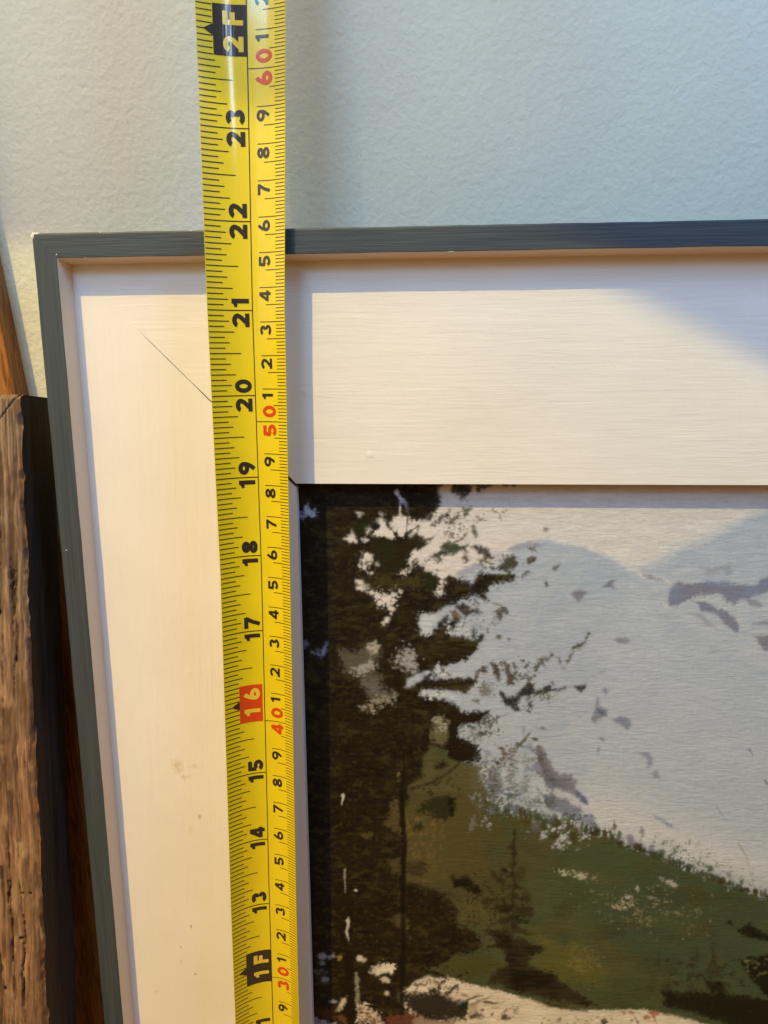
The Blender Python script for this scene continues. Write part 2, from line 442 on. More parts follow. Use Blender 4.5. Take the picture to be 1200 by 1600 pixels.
def line(pts, wid, c, rag=2.0, op=1.0, taper=True, soft=0.9):
    p = np.array(pts, float); m = wid + rag + 4
    w = window(p[:, 0].min() - m, p[:, 1].min() - m, p[:, 0].max() + m, p[:, 1].max() + m)
    if w is None: return
    u, v = U[w] + (N10[w] - 0.5) * 3, V[w] + (N4[w] - 0.5) * 2
    best = np.full(u.shape, -1e9); n = len(p) - 1
    for i in range(n):
        (ax_, ay), (bx_, by) = p[i], p[i + 1]
        ex, ey = bx_ - ax_, by - ay
        t = np.clip(((u - ax_) * ex + (v - ay) * ey) / (ex * ex + ey * ey + 1e-9), 0, 1)
        s = (i + t) / n
        ww = wid * (0.5 if not taper else 0.5 * np.clip(1.15 - s, 0.15, 1) * np.clip(s * 6 + 0.4, 0, 1))
        best = np.maximum(best, ww - np.hypot(u - ax_ - t * ex, v - ay - t * ey))
    lay(w, sstep(-soft, soft, best + rag * RAG[w]) * op, c)
def dab(x, y, ln, wd, ang, c, rag=2.5, op=1.0, hgt=1.0):
    r = max(ln, wd) + rag + 3
    w = window(x - r, y - r, x + r, y + r)
    if w is None: return
    ca, sa = math.cos(math.radians(ang)), math.sin(math.radians(ang))
    du, dv = U[w] - x, V[w] - y
    s = (du * ca + dv * sa) / ln; t = (-du * sa + dv * ca) / wd
    d = (1 - np.sqrt(s * s + t * t)) * min(ln, wd)
    lay(w, sstep(-1.3, 1.5, d + rag * 1.4 * RAG[w]) * op, c, hgt)
prng = np.random.default_rng(21)
def scatter(pts, n, size, cols, ang=0, aspect=1.6, rag=1.5, op=0.9, sp=40):
    p = np.array(pts); lo, hi = p.min(0), p.max(0); k = 0; tries = 0
    while k < n and tries < n * 20:
        tries += 1
        x, y = lo + (hi - lo) * prng.random(2)
        if sdf(pts, np.array([x]), np.array([y]))[0] < 0: continue
        k += 1
        s = size * (0.5 + prng.random())
        dab(x, y, s * aspect, s, ang + sp * (prng.random() - 0.5), cols[prng.integers(len(cols))], rag, op)

SKY = pc(212, 203, 188); SKY2 = pc(201, 193, 180)
MTN = pc(168, 174, 176); MTN2 = pc(184, 186, 185); MTN3 = pc(158, 166, 172)
ROCK = pc(118, 115, 122); ROCKD = pc(94, 90, 94); ROCKB = pc(120, 125, 140); BLUE = pc(88, 98, 128)
TREE = pc(26, 18, 9); TREE2 = pc(36, 28, 12); TREED = pc(19, 13, 7); OLIVE = pc(66, 58, 26); OLIVE2 = pc(80, 72, 34)
FOR1 = pc(66, 71, 43); FOR2 = pc(73, 78, 48); FORG = pc(62, 74, 51); FORD = pc(50, 42, 24); YEL = pc(92, 88, 34)
GREEN = pc(36, 54, 24); DGREEN = pc(34, 37, 17); BROWN = pc(92, 72, 50)
SNOW = pc(216, 202, 176); SNOW2 = pc(200, 186, 160); LAV = pc(170, 165, 172); RED = pc(150, 78, 50)

COL[:] = SKY; k = sstep(0.4, 0.65, NH)[..., None]; COL[:] = COL * (1 - k) + SKY2 * k
# mountain
RIDGE = [(560, 1010), (640, 960), (690, 925), (715, 903), (750, 886), (775, 880), (800, 858), (830, 846), (860, 841), (900, 849), (940, 861), (965, 878), (985, 893),
         (1010, 882), (1060, 857), (1110, 838), (1160, 812), (1200, 795), (1300, 765), (1420, 800), (1560, 740), (1760, 820), (2100, 760), (3400, 700), (3400, 3000), (400, 3000), (400, 1040)]
FAR = [(900, 905), (985, 893), (1010, 882), (1060, 857), (1110, 838), (1160, 812), (1200, 795), (1300, 765), (1420, 800), (1560, 740), (1760, 820), (2100, 760), (3400, 700), (3400, 3000), (900, 3000)]
poly(FAR, 0.25 * SKY + 0.75 * MTN, 3, 4, 5.0, 0.95, 0.12 * SKY + 0.88 * MTN3, noise=0.6 * NH + 0.4 * N30)
NEAR = [(560, 1010), (640, 960), (690, 925), (715, 903), (750, 886), (775, 880), (800, 858), (830, 846), (860, 841), (900, 849), (940, 861), (965, 878), (985, 893), (1020, 915), (1045, 950), (1100, 1000), (1180, 1040), (1500, 1130), (3400, 1200), (3400, 3000), (400, 3000), (400, 1040)]
poly(NEAR, MTN, 2.5, 2.5, 2.4, 0.94, MTN3, noise=0.6 * NH + 0.4 * N30)
for k_ in range(420):                                              # broad pale drags on the snow slopes
    x, y = 760 + 760 * prng.random(), 900 + 480 * prng.random()
    if y < 900 + 0.0 * x: continue
    dab(x, y, 26 + 30 * prng.random(), 3 + 4 * prng.random(), -4 + 16 * (prng.random() - .5), (MTN2, MTN, MTN3)[prng.integers(3)], 4, 0.22)
poly([(985, 893), (1020, 915), (1045, 950), (1100, 1000), (1180, 1040), (1500, 1100), (1500, 1420), (1180, 1390), (1000, 1320), (900, 1200), (930, 1000)], MTN2, 10, 14, 14, 0.40)
poly([(985, 893), (1060, 857), (1130, 828), (1200, 796), (1320, 770), (1400, 900), (1200, 905), (1060, 905), (1020, 910)], MTN3, 6, 8, 12, 0.25)
poly([(860, 1230), (960, 1240), (1080, 1290), (1220, 1340), (1500, 1380), (1500, 1460), (1200, 1410), (1050, 1356), (960, 1320), (880, 1300)], pc(206, 202, 192), 10, 12, 22, 0.55)
# ridge highlights and blue shadow strokes
for x, y, l_, a_ in ((878, 846, 16, 8), (905, 851, 16, 12), (930, 861, 14, 22), (1000, 897, 10, 30), (1040, 946, 10, 20), (1032, 905, 12, 20), (948, 865, 10, 25)):
    dab(x, y, l_, 2.4, a_, SKY, 4, 0.8)
poly(B_((460, 350), (500, 315), (570, 290), (640, 280), (690, 295), (710, 320), (680, 330), (600, 335), (530, 355)), pc(148, 148, 155), 2, 2, 1.5, 0.9)
poly(B_((130, 500), (190, 465), (260, 430), (320, 430), (330, 460), (270, 480), (200, 520), (160, 520)), pc(150, 150, 158), 2, 2, 1.5, 0.9)
poly(B_((375, 345), (460, 350), (440, 400), (390, 410)), LAV, 3, 2, 1.5, 0.7)
# rocks on the far peak
poly([(1043, 948), (1048, 922), (1058, 908), (1080, 911), (1100, 907), (1150, 912), (1180, 914), (1215, 900), (1215, 925), (1180, 932), (1160, 938), (1148, 945), (1134, 938), (1122, 928), (1090, 930), (1066, 942), (1058, 950)], ROCK, 4, 3, 1.2, .95, ROCKB)
poly(G_((850, 715), (905, 715), (960, 750), (1010, 760), (1050, 800), (1065, 840), (1055, 875), (1020, 840), (980, 810), (940, 775), (880, 765)), ROCK, 3, 3, 1.2, .95, ROCKB)
poly(G_((820, 770), (880, 775), (910, 800), (955, 838), (930, 840), (880, 800)), pc(150, 148, 152), 2, 2, 1.5, .8)
poly(G_((870, 555), (940, 560), (1030, 545), (1040, 575), (1020, 610), (1000, 580), (930, 580)), pc(148, 146, 148), 4, 3, 1.5, .8)
poly(G_((1130, 880), (1200, 870), (1260, 880), (1260, 960), (1190, 950)), ROCK, 3, 3, 1.2, .9)
poly(G_((1165, 610), (1260, 590), (1260, 650), (1170, 645)), ROCKB, 3, 3, 1.2, .9)
poly(G_((1120, 820), (1200, 808), (1240, 815), (1200, 830), (1130, 832)), ROCK, 3, 2, 1.2, .7)
dab(1178, 942, 12, 5, 20, ROCK, 3, .7); dab(1110, 895, 9, 4, 0, pc(150, 148, 150), 3, .6)
dab(1018, 902, 14, 3, 20, ROCK, 4, .7)
# scattered rocks on the near slope
poly(G_((265, 685), (300, 670), (325, 665), (355, 678), (335, 705), (315, 725), (290, 705)), ROCK, 1.5, 2, 1, .95)
poly(G_((425, 655), (455, 620), (490, 615), (465, 640), (485, 662), (450, 655)), ROCK, 1.5, 2, 1, .9)
poly(G_((475, 898), (515, 885), (570, 900), (545, 918), (505, 920)), ROCK, 4, 2, 1, .9)
poly(G_((400, 1060), (440, 1035), (430, 1062)), ROCKB, 2, 2, 1, .6)
poly(D_((1050, 590), (1080, 500), (1095, 500), (1095, 560), (1160, 590), (1160, 640), (1100, 670), (1040, 640)), ROCKB, 4, 2, 1.2, .9)
poly(D_((1030, 650), (1070, 630), (1095, 660), (1070, 690), (1040, 685)), ROCK, 1.5, 1, 1, .95)
poly(D_((1070, 590), (1120, 600), (1150, 640), (1110, 640)), pc(92, 92, 90), 2, 1, 1, .9)
poly(D_((1100, 470), (1130, 440), (1160, 460), (1140, 495)), ROCKB, 3, 1, 1, .8)
poly(H_((465, 75), (510, 55), (550, 70), (565, 100), (540, 125), (510, 100)), ROCKB, 1.5, 1, 1, .95)
poly(H_((585, 235), (630, 225), (660, 245), (655, 295), (630, 300), (630, 255)), ROCKB, 2, 1, 1, .85)
poly(H_((655, 325), (680, 305), (695, 350), (660, 352)), ROCK, 2, 1, 1, .7)
poly(H_((660, 520), (700, 530), (765, 570), (750, 585), (710, 560)), ROCKB, 3, 2, 1, .75)
dab(940, 1155, 6, 3, 20, ROCK, 2, .8); dab(935, 1172, 3, 7, 15, ROCKB, 2, .6); dab(818, 1142, 2.5, 7, 0, ROCKB, 1, .6)
line(H_((950, 470), (975, 510), (1005, 550)), 2, ROCK, 1, .8); line(H_((1110, 210), (1128, 245)), 3, ROCKD, 1, .9); line(H_((1180, 355), (1210, 395)), 3, ROCKD, 1, .8)
line(H_((1055, 650), (1100, 720), (1135, 840)), 3, pc(140, 136, 120), 1, .7)
# dark crag
poly(D_((600, 880), (640, 850), (680, 850), (720, 950), (760, 1020), (810, 1060), (900, 1065), (890, 1100), (940, 1125), (910, 1150), (960, 1200), (1000, 1250), (1000, 1280), (960, 1260), (860, 1190), (780, 1170), (720, 1175), (690, 1110), (650, 1050), (612, 1010), (640, 940)), ROCKD, 4, 3, 1.2, .95, ROCK)
poly(D_((612, 1000), (640, 960), (670, 1010), (690, 1060), (660, 1085), (620, 1040)), pc(140, 140, 150), 2, 2, 1.5, .9)
poly(D_((925, 1175), (1000, 1235), (1000, 1285), (950, 1250), (920, 1210)), BLUE, 2, 2, 1.5, .9)
poly(D_((640, 1140), (680, 1200), (760, 1200), (860, 1240), (940, 1290), (1040, 1350), (1110, 1450), (1050, 1470), (980, 1420), (880, 1360), (760, 1330), (690, 1270)), ROCKB, 4, 4, 1.5, .95, pc(110, 112, 120))
poly(D_((950, 1345), (1010, 1320), (1000, 1345), (960, 1360)), MTN2, 1.5, 1, 1, .9)
poly(D_((270, 1060), (300, 990), (340, 1010), (370, 1100), (400, 1190), (380, 1230), (320, 1260), (290, 1150)), ROCK, 6, 3, 1.5, .9, ROCKB)
poly(D_((250, 880), (300, 890), (335, 935), (270, 940)), ROCKB, 2, 2, 1.2, .8)
poly(D_((540, 860), (600, 830), (625, 890), (570, 890)), ROCKB, 3, 2, 1.2, .8)
dab(803, 1262, 11, 6, -5, BLUE, 4, .6); dab(770, 1262, 12, 7, 0, ROCKB, 6, .6)
# wooded hill
HILL = [(400, 1080), (640, 1110), (700, 1150), (735, 1188), (745, 1250), (780, 1268), (820, 1272), (850, 1287), (900, 1297), (940, 1303), (975, 1320), (1010, 1330), (1050, 1346), (1100, 1366), (1150, 1386),
        (1200, 1400), (1300, 1424), (1480, 1400), (1700, 1440), (3400, 1300), (3400, 2000), (1300, 1760), (1110, 1660), (900, 1620), (640, 1640), (400, 1640)]
poly(HILL, FOR1, 9, 5, 1.5, 1.0, FOR2)
poly([(900, 1330), (1010, 1345), (1100, 1375), (1250, 1420), (1300, 1620), (1090, 1575), (960, 1500)], FORG, 14, 20, 22, 0.6)
poly([(560, 1180), (740, 1200), (760, 1280), (860, 1330), (800, 1440), (660, 1450), (560, 1400)], pc(76, 66, 36), 14, 16, 20, 0.65)
top = HILL[4:19]
for k_ in range(230):                                              # tree tips along the hill's crest
    s = prng.random() * (len(top) - 1); i = int(s); t = s - i
    x = top[i][0] * (1 - t) + top[i + 1][0] * t; y = top[i][1] * (1 - t) + top[i + 1][1] * t
    hgt = 3 + 6 * prng.random() * (1.4 if x < 960 else 0.8)
    dab(x, y - hgt * 0.6 + 3, hgt, 1.6 + 2.4 * prng.random(), 90 + 16 * (prng.random() - .5), (FOR1, FORD, FORG, OLIVE)[prng.integers(4)], 2, .85)
for x, y, l_, w_ in ((960, 1290, 8, 3), (968, 1305, 7, 4), (985, 1312, 9, 6), (1003, 1300, 9, 3), (1018, 1325, 5, 5), (1034, 1331, 5, 5), (1110, 1357, 5, 5), (1138, 1366, 4, 4), (1158, 1378, 4, 4)):
    dab(x, y, l_, w_, 88, (FOR1, ROCK, FORG)[int(x) % 3], 2.5, .85)
poly(D_((160, 1330), (300, 1330), (520, 1350), (760, 1400), (960, 1400), (1000, 1470), (760, 1477), (160, 1477)), OLIVE2, 12, 8, 2, .55)
# pale gaps in the wood at its upper left
def speck(x0, y0, x1, y1, c, dens, sl=0.0, op=.85, sc=2.0, seed=0):
    """loose flecks: fine noise broken through a soft elliptical patch that may slope"""
    m = 10; w = window(x0 - m, min(y0, y1) - m - abs(sl) * (x1 - x0), x1 + m, max(y0, y1) + m + abs(sl) * (x1 - x0))
    if w is None: return
    cx_, cy_ = (x0 + x1) / 2, (y0 + y1) / 2
    r = np.hypot((U[w] - cx_) / (x1 - x0) * 2, (V[w] - cy_ - sl * (U[w] - cx_)) / (y1 - y0) * 2)
    n = 0.6 * vnoise(U[w] / sc, V[w] / (sc * 0.9), 100 + seed) + 0.4 * vnoise(U[w] / (sc * 2.6), V[w] / (sc * 2.3), 130 + seed)
    thr = 1.0 - dens * sstep(1.25, 0.2, r) * (0.45 + 0.9 * N10[w])
    lay(w, sstep(-0.02, 0.05, n - thr) * op, c)
speck(735, 1268, 780, 1305, MTN2, .42, 0, .8, 2.4, 1); speck(795, 1285, 945, 1335, MTN2, .50, .12, .85, 3.0, 2); speck(840, 1275, 900, 1325, MTN2, .5, .3, .85, 3.2, 3)
for k_ in range(260):                                              # soft tonal blotches through the wood
    x, y = 640 + 620 * prng.random(), 1260 + 320 * prng.random()
    if sdf(HILL, np.array([x]), np.array([y]))[0] < 14: continue
    dab(x, y, 10 + 26 * prng.random(), 5 + 12 * prng.random(), 40 * (prng.random() - .5), (FORD, FORG, FOR2, OLIVE2, pc(64, 66, 42), pc(92, 82, 44))[prng.integers(6)], 12, .22)
for x, y, l_, w_ in ((824, 1285, 9, 5), (868, 1283, 7, 9), (851, 1288, 4, 9), (895, 1307, 8, 9), (866, 1306, 9, 7), (838, 1300, 6, 6)): dab(x, y, l_, w_, 10, OLIVE, 4, .9)
dab(738, 1288, 3.5, 11, 15, MTN2, 4, .85)
speck(835, 1352, 960, 1378, pc(176, 168, 142), .50, .18, .8, 1.9, 4); speck(935, 1400, 1005, 1430, pc(170, 162, 136), .46, .1, .8, 2.0, 5); speck(840, 1360, 1180, 1480, pc(140, 130, 96), .33, .15, .7, 1.7, 6)
speck(865, 1462, 955, 1545, pc(150, 136, 84), .47, .3, .8, 1.8, 7); speck(630, 1290, 705, 1410, pc(126, 100, 56), .44, 0, .7, 1.9, 8); speck(470, 760, 740, 1240, pc(120, 104, 72), .30, 0, .5, 1.7, 9)
poly(H_((685, 810), (740, 825), (780, 850), (760, 862), (720, 840)), pc(170, 166, 150), 4, 1, 1, .9)
dab(982, 1402, 5, 3, 0, pc(170, 166, 150), 3, .8); dab(1017, 1402, 8, 2.6, 10, pc(140, 136, 116), 2, .7); dab(996, 1388, 3, 4, 0, pc(165, 160, 140), 2, .8)
poly(F_((600, 900), (700, 850), (780, 900), (860, 930), (1000, 920), (1080, 1000), (1150, 1100), (1130, 1220), (960, 1180), (860, 1190), (700, 1100), (640, 1080), (740, 960)), pc(88, 84, 36), 8, 8, 4, .7)
poly(F_((190, 680), (350, 640), (480, 720), (560, 800), (540, 870), (380, 850), (240, 790)), pc(84, 78, 42), 6, 5, 4, .7)
poly(F_((60, 1090), (200, 1010), (420, 1000), (500, 1080), (420, 1160), (200, 1140)), pc(70, 66, 30), 8, 6, 4, .8)
dab(853, 1473, 12, 5, -10, pc(94, 92, 28), 4, .7)
# spruces in the wood
for x, y, w_, h_ in ((1115, 1500, 14, 40), (1078, 1540, 9, 30), (1030, 1500, 4, 16), (1090, 1495, 4, 14), (1045, 1545, 14, 16)):
    poly([(x, y - h_), (x + w_ * .5, y), (x + w_, y + h_ * .7), (x - w_, y + h_ * .7), (x - w_ * .5, y)], FORD, 6, 4, 2, .6)
for p_ in ([(1133, 1441), (1140, 1437), (1147, 1444), (1140, 1447)], [(1152, 1450), (1170, 1442), (1200, 1460), (1230, 1462), (1230, 1475), (1190, 1470), (1160, 1465)],
           [(1155, 1500), (1200, 1490), (1260, 1485), (1260, 1590), (1200, 1560), (1170, 1530)], [(1100, 1530), (1130, 1535), (1140, 1560), (1110, 1550)], [(1093, 1522), (1098, 1525), (1092, 1528)],
           [(1030, 1550), (1110, 1550), (1200, 1560), (1260, 1580), (1260, 1640), (1110, 1590), (1040, 1575)]): poly(p_, TREED, 5, 3, 1.2, .9)
scatter([(1160, 1500), (1230, 1490), (1230, 1530), (1165, 1530)], 40, 1.2, [pc(120, 112, 70)], 0, 1.6, 1, .7)
poly(F_((165, 520), (200, 500), (215, 530), (280, 500), (330, 560), (385, 620), (330, 640), (260, 590), (190, 590)), TREED, 4, 3, 1.2, .95)
poly(F_((410, 470), (450, 490), (520, 540), (530, 570), (480, 560), (430, 510)), FORD, 4, 3, 1.5, .9)
poly(F_((485, 470), (520, 465), (545, 495), (510, 500)), TREED, 2, 1, 1, .9)
poly(F_((520, 340), (555, 305), (585, 330), (575, 360)), FORD, 3, 2, 1.2, .9); line(F_((575, 230), (575, 420), (570, 640), (565, 900)), 5, FORD, 3, .6, False)
poly(F_((455, 710), (520, 675), (570, 715), (560, 750), (490, 745)), TREED, 4, 3, 1.2, .9)
poly(F_((575, 740), (600, 705), (660, 695), (695, 730), (690, 775), (620, 785)), FORD, 4, 3, 1.2, .95)
poly(F_((350, 670), (400, 640), (450, 660), (430, 690), (380, 695)), FORD, 4, 3, 1.5, .8); dab(822, 1400, 9, 7, 20, FORD, 4, .6)
dab(795, 1440, 18, 10, 0, FORD, 6, .6); dab(812, 1365, 8, 14, 10, pc(58, 52, 30), 4, .7)
poly(F_((400, 860), (520, 850), (600, 910), (700, 940), (790, 960), (700, 1010), (660, 1080), (720, 1090), (820, 1110), (860, 1180), (1000, 1260), (1100, 1330), (960, 1330), (800, 1300), (560, 1230), (390, 1190), (520, 1060), (480, 960)), TREED, 6, 5, 1.5, .95, FORD)
for k_ in range(120):                                              # thin scumbles where the wood meets the slope
    x, y = 735 + 130 * prng.random(), 1185 + 110 * prng.random()
    dab(x, y, 3 + 8 * prng.random(), 2 + 6 * prng.random(), 70 + 40 * prng.random(), (FOR1, FORG, ROCKB, OLIVE2)[prng.integers(4)], 9, .35)
speck(735, 1200, 800, 1290, FOR2, .46, 0, .8, 2.4, 12); speck(780, 1255, 960, 1305, FORG, .50, .12, .75, 2.4, 13); speck(960, 1300, 1220, 1400, FORG, .44, .36, .75, 2.0, 14)
for k_ in range(9):
    y_ = 1330 + k_ * 17; hw = 5 + k_ * 4.2
    for sgn in (-1, 1):
        line([(802, y_), (802 + sgn * hw * .6, y_ + 5 + k_ * .6), (802 + sgn * hw, y_ + 4 + k_ * 1.2)], 5 + k_ * .8, (FORD, TREED, TREE2)[(k_ + sgn) % 3], 7, .62)
line([(803, 1300), (802, 1480)], 4, FORD, 2, .7, False)
# snow in the foreground
SNOWP = [(636, 1545), (645, 1535), (668, 1525), (700, 1526), (730, 1536), (780, 1548), (830, 1561), (860, 1573), (900, 1578), (960, 1578), (1005, 1577), (1050, 1586), (1110, 1602), (1250, 1640), (1500, 1690), (3400, 1800), (3400, 3000), (400, 3000), (400, 1610), (620, 1600)]
poly(SNOWP, SNOW, 3, 2, 1.0, 1.0, SNOW2, hgt=1.5)
for x, y, l_, w_ in ((1010, 1590, 6, 4), (1022, 1583, 8, 5), (985, 1582, 5, 2), (975, 1583, 3, 2)): dab(x, y, l_, w_, 0, RED, 4, .8)
line(H_((660, 1460), (675, 1500)), 3, RED, 1, .8); line(H_((575, 1465), (590, 1500)), 2, BROWN, 1, .8)
for k_ in range(26): dab(840 + 160 * prng.random(), 1588 + 14 * prng.random(), 1 + 1.2 * prng.random(), 1.2, 0, TREE, 1, .9)
dab(944, 1596, 5, 5, 0, TREE, 4, .8); dab(808, 1578, 3, 8, 20, pc(120, 105, 70), 4, .5); dab(788, 1589, 9, 4, 0, FORD, 4, .7)
dab(875, 1573, 20, 3, 8, FORD, 5, .9); dab(900, 1578, 12, 2, 4, FORD, 4, .8)
# pines on the left: the dark mass
MASS = [(430, 700), (696, 700), (690, 770), (684, 800), (668, 816), (654, 814), (648, 832), (664, 843), (668, 850), (641, 862), (640, 885), (652, 880), (668, 893), (684, 898), (687, 912),
        (680, 924), (690, 927), (690, 905), (700, 896)] + B_((190, 540), (260, 560), (280, 500), (330, 482), (420, 492), (500, 492), (560, 520), (540, 550), (450, 560), (370, 590), (350, 640), (370, 685), (330, 680), (250, 650), (150, 690), (60, 730), (0, 770)) + \
       [(662, 962), (655, 975), (668, 985), (690, 976), (718, 962), (712, 985), (742, 1000), (747, 1000), (742, 1015), (731, 1030), (705, 1038), (690, 1046), (676, 1047), (674, 1060), (700, 1062), (735, 1058), (742, 1066), (730, 1082), (690, 1078), (660, 1078), (690, 1090), (710, 1100), (722, 1112), (757, 1110), (764, 1125),
        (720, 1134), (718, 1150), (728, 1155), (748, 1170), (735, 1190), (712, 1190), (700, 1172), (672, 1168), (664, 1180), (662, 1215), (640, 1235), (636, 1255), (632, 1300), (634, 1380), (655, 1378), (676, 1390), (700, 1400), (716, 1422), (718, 1448), (740, 1455), (756, 1468), (748, 1486), (710, 1492), (700, 1505), (668, 1512), (690, 1522), (660, 1526), (636, 1545), (620, 1560), (648, 1590), (640, 1640), (430, 1640)]
poly(MASS, TREE, 6, 4, 1.1, 1.0, TREE2, hgt=1.6)
for k_ in range(700):                                              # brush work inside the mass
    x, y = 465 + 290 * prng.random(), 750 + 850 * prng.random()
    if sdf(MASS, np.array([x]), np.array([y]))[0] < 8: continue
    dab(x, y, 6 + 12 * prng.random(), 2 + 4 * prng.random(), 60 * (prng.random() - .5), (TREE, TREE2, TREED, TREED, OLIVE)[prng.integers(5)], 5, .5)
md = sdf(MASS, U, V)                                               # broken colour inside the mass: olive and umber dragged over the dark
for c_, sc_, thr_, sd_ in ((TREE2, 7, .58, 201), (OLIVE, 4.5, .66, 207), (pc(58, 50, 26), 3.0, .72, 213), (TREED, 6, .60, 219), (pc(70, 60, 34), 2.0, .80, 223)):
    n_ = 0.65 * vnoise(U / (sc_ * 1.9), V / sc_, sd_) + 0.35 * vnoise(U / (sc_ * 0.7), V / (sc_ * 0.45), sd_ + 2)
    w = (slice(None), slice(None))
    lay(w, sstep(thr_ - 0.05, thr_ + 0.09, n_) * sstep(0, 5, md) * 0.48, c_)
# background showing between the boughs
sk = lambda p_, c=SKY, rag=7, op=1, warp=3: poly(p_, c, rag, warp, 1.0, op)
sk(A_((500, 310), (540, 280), (575, 300), (600, 340), (630, 395), (600, 420), (560, 395), (500, 390)))
sk(A_((590, 320), (620, 285), (650, 262), (700, 268), (710, 300), (740, 290), (785, 310), (770, 350), (740, 385), (715, 400), (700, 385), (660, 400), (630, 370)))
sk(A_((415, 500), (450, 490), (490, 500), (485, 560), (440, 600), (410, 570)), SKY, 9)
sk(A_((480, 570), (530, 545), (560, 545), (530, 580)), SKY, 4); sk(A_((455, 610), (500, 605), (480, 635)), SKY, 4)
sk(A_((385, 670), (430, 660), (480, 720), (560, 740), (640, 740), (630, 860), (580, 850), (520, 830), (480, 770), (410, 740)), SKY, 12)
sk(A_((545, 930), (600, 880), (610, 900), (560, 945)), SKY, 6); sk(A_((630, 700), (680, 720), (650, 760)), SKY, 8)
sk(A_((320, 410), (350, 370), (370, 345), (385, 400), (400, 425), (340, 432)), SKY, 4); sk(A_((445, 330), (470, 315), (485, 350), (460, 375)), pc(196, 190, 180), 3); sk(A_((415, 400), (450, 392), (465, 415), (430, 425)), pc(196, 190, 180), 3)
sk(A_((625, 110), (645, 95), (665, 140), (705, 175), (700, 195), (660, 160)), pc(205, 198, 200), 3); sk(A_((700, 205), (705, 330)), SKY, 2)
sk(A_((385, 250), (420, 245), (410, 270)), SKY, 4); sk(A_((530, 255), (560, 245), (560, 270)), SKY, 5)
sk(A_((640, 600), (700, 580), (720, 600), (700, 640), (650, 640)), SKY, 10, .8)
sk(A_((40, 200), (80, 185), (110, 220), (145, 245), (140, 280), (90, 270), (60, 260)), pc(190, 192, 200), 8); sk(A_((20, 240), (50, 235), (60, 280), (20, 275)), pc(130, 135, 150), 6)
poly(C_((50, 90), (80, 75), (75, 130), (50, 130)), pc(120, 120, 128), 6, 2, 1, .9)
sk(C_((120, 150), (160, 160), (200, 105), (215, 150), (170, 205), (130, 190)), pc(140, 140, 148), 9)
dab(625, 792, 1.4, 14, 0, SKY, 1.5, .8)
# grey-green light under the middle boughs
poly(C_((270, 130), (330, 130), (400, 150), (470, 75), (530, 100), (560, 150), (540, 200), (500, 260), (540, 320), (600, 370), (640, 420), (620, 460), (480, 480), (460, 420), (400, 340), (340, 300), (290, 230)), pc(92, 88, 70), 10, 4, 2.4, .8)
sk(C_((360, 250), (430, 220), (500, 215), (520, 250), (460, 290), (380, 300)), pc(160, 156, 146), 12, .8); sk(C_((450, 110), (510, 90), (540, 120), (520, 170), (470, 180)), pc(165, 158, 140), 10)
poly(C_((410, 330), (500, 330), (570, 370), (600, 400), (540, 425), (460, 410)), pc(98, 94, 88), 6, 3, 2.2, .85)
sk(C_((470, 430), (560, 420), (640, 440), (600, 480), (490, 480)), pc(130, 124, 106), 14); sk(C_((410, 490), (480, 480), (500, 520), (430, 520)), pc(150, 142, 120), 12)
sk(C_((610, 210), (660, 150), (700, 130), (740, 160), (780, 240), (740, 300), (700, 280), (640, 240)), pc(150, 148, 140), 20)
poly(C_((700, 340), (740, 310), (830, 270), (860, 285), (800, 330), (720, 380), (695, 375)), MTN2, 2, 2, 1, 1, MTN); poly(C_((780, 300), (820, 290), (850, 320), (790, 335)), pc(150, 150, 158), 3, 2, 1, .6)
sk(C_((870, 260), (905, 215), (930, 265), (1000, 290), (1050, 300), (950, 320), (890, 290)), MTN2, 4); sk(C_((780, 0), (860, 0), (880, 40), (810, 55)), MTN2, 8); sk(C_((960, 0), (1060, 10), (1050, 60), (1000, 40)), MTN2, 10); sk(C_((1060, 0), (1100, 0), (1100, 80), (1060, 75)), MTN2, 4)
sk(C_((790, 390), (900, 400), (980, 400), (1050, 470), (960, 440), (850, 450), (800, 430)), MTN2, 10)
sk(A_((790, 880), (850, 870), (930, 890), (860, 940), (830, 1010), (780, 1000), (770, 950)), MTN2, 9)
sk(A_((940, 985), (1040, 960), (1060, 1030), (980, 1030)), MTN2, 10)
poly(C_((860, 560), (930, 560), (985, 580), (970, 680), (940, 740), (870, 740), (850, 680)), pc(96, 90, 58), 6, 4, 1.4, .95); sk(C_((870, 570), (980, 580), (970, 640), (900, 650)), pc(150, 144, 120), 14)
poly(C_((815, 800), (850, 780), (870, 850), (880, 930), (1010, 820), (1040, 850), (1180, 840), (1190, 1040), (700, 1040), (740, 970), (820, 940)), pc(84, 78, 46), 5, 4, 1.5, .95)
poly(C_((730, 1000), (780, 985), (880, 950), (960, 900), (1010, 850), (1030, 850), (980, 910), (890, 970), (780, 1000), (720, 1040)), FORD, 2, 2, 1, .95)
poly(C_((870, 870), (940, 830), (960, 860), (900, 890)), TREE, 4, 3, 1, .9)
sk(C_((1035, 625), (1100, 610), (1200, 630), (1200, 720), (1120, 720), (1060, 680)), MTN, 12); sk(C_((630, 900), (660, 900), (650, 960)), pc(120, 105, 66), 8, .8)
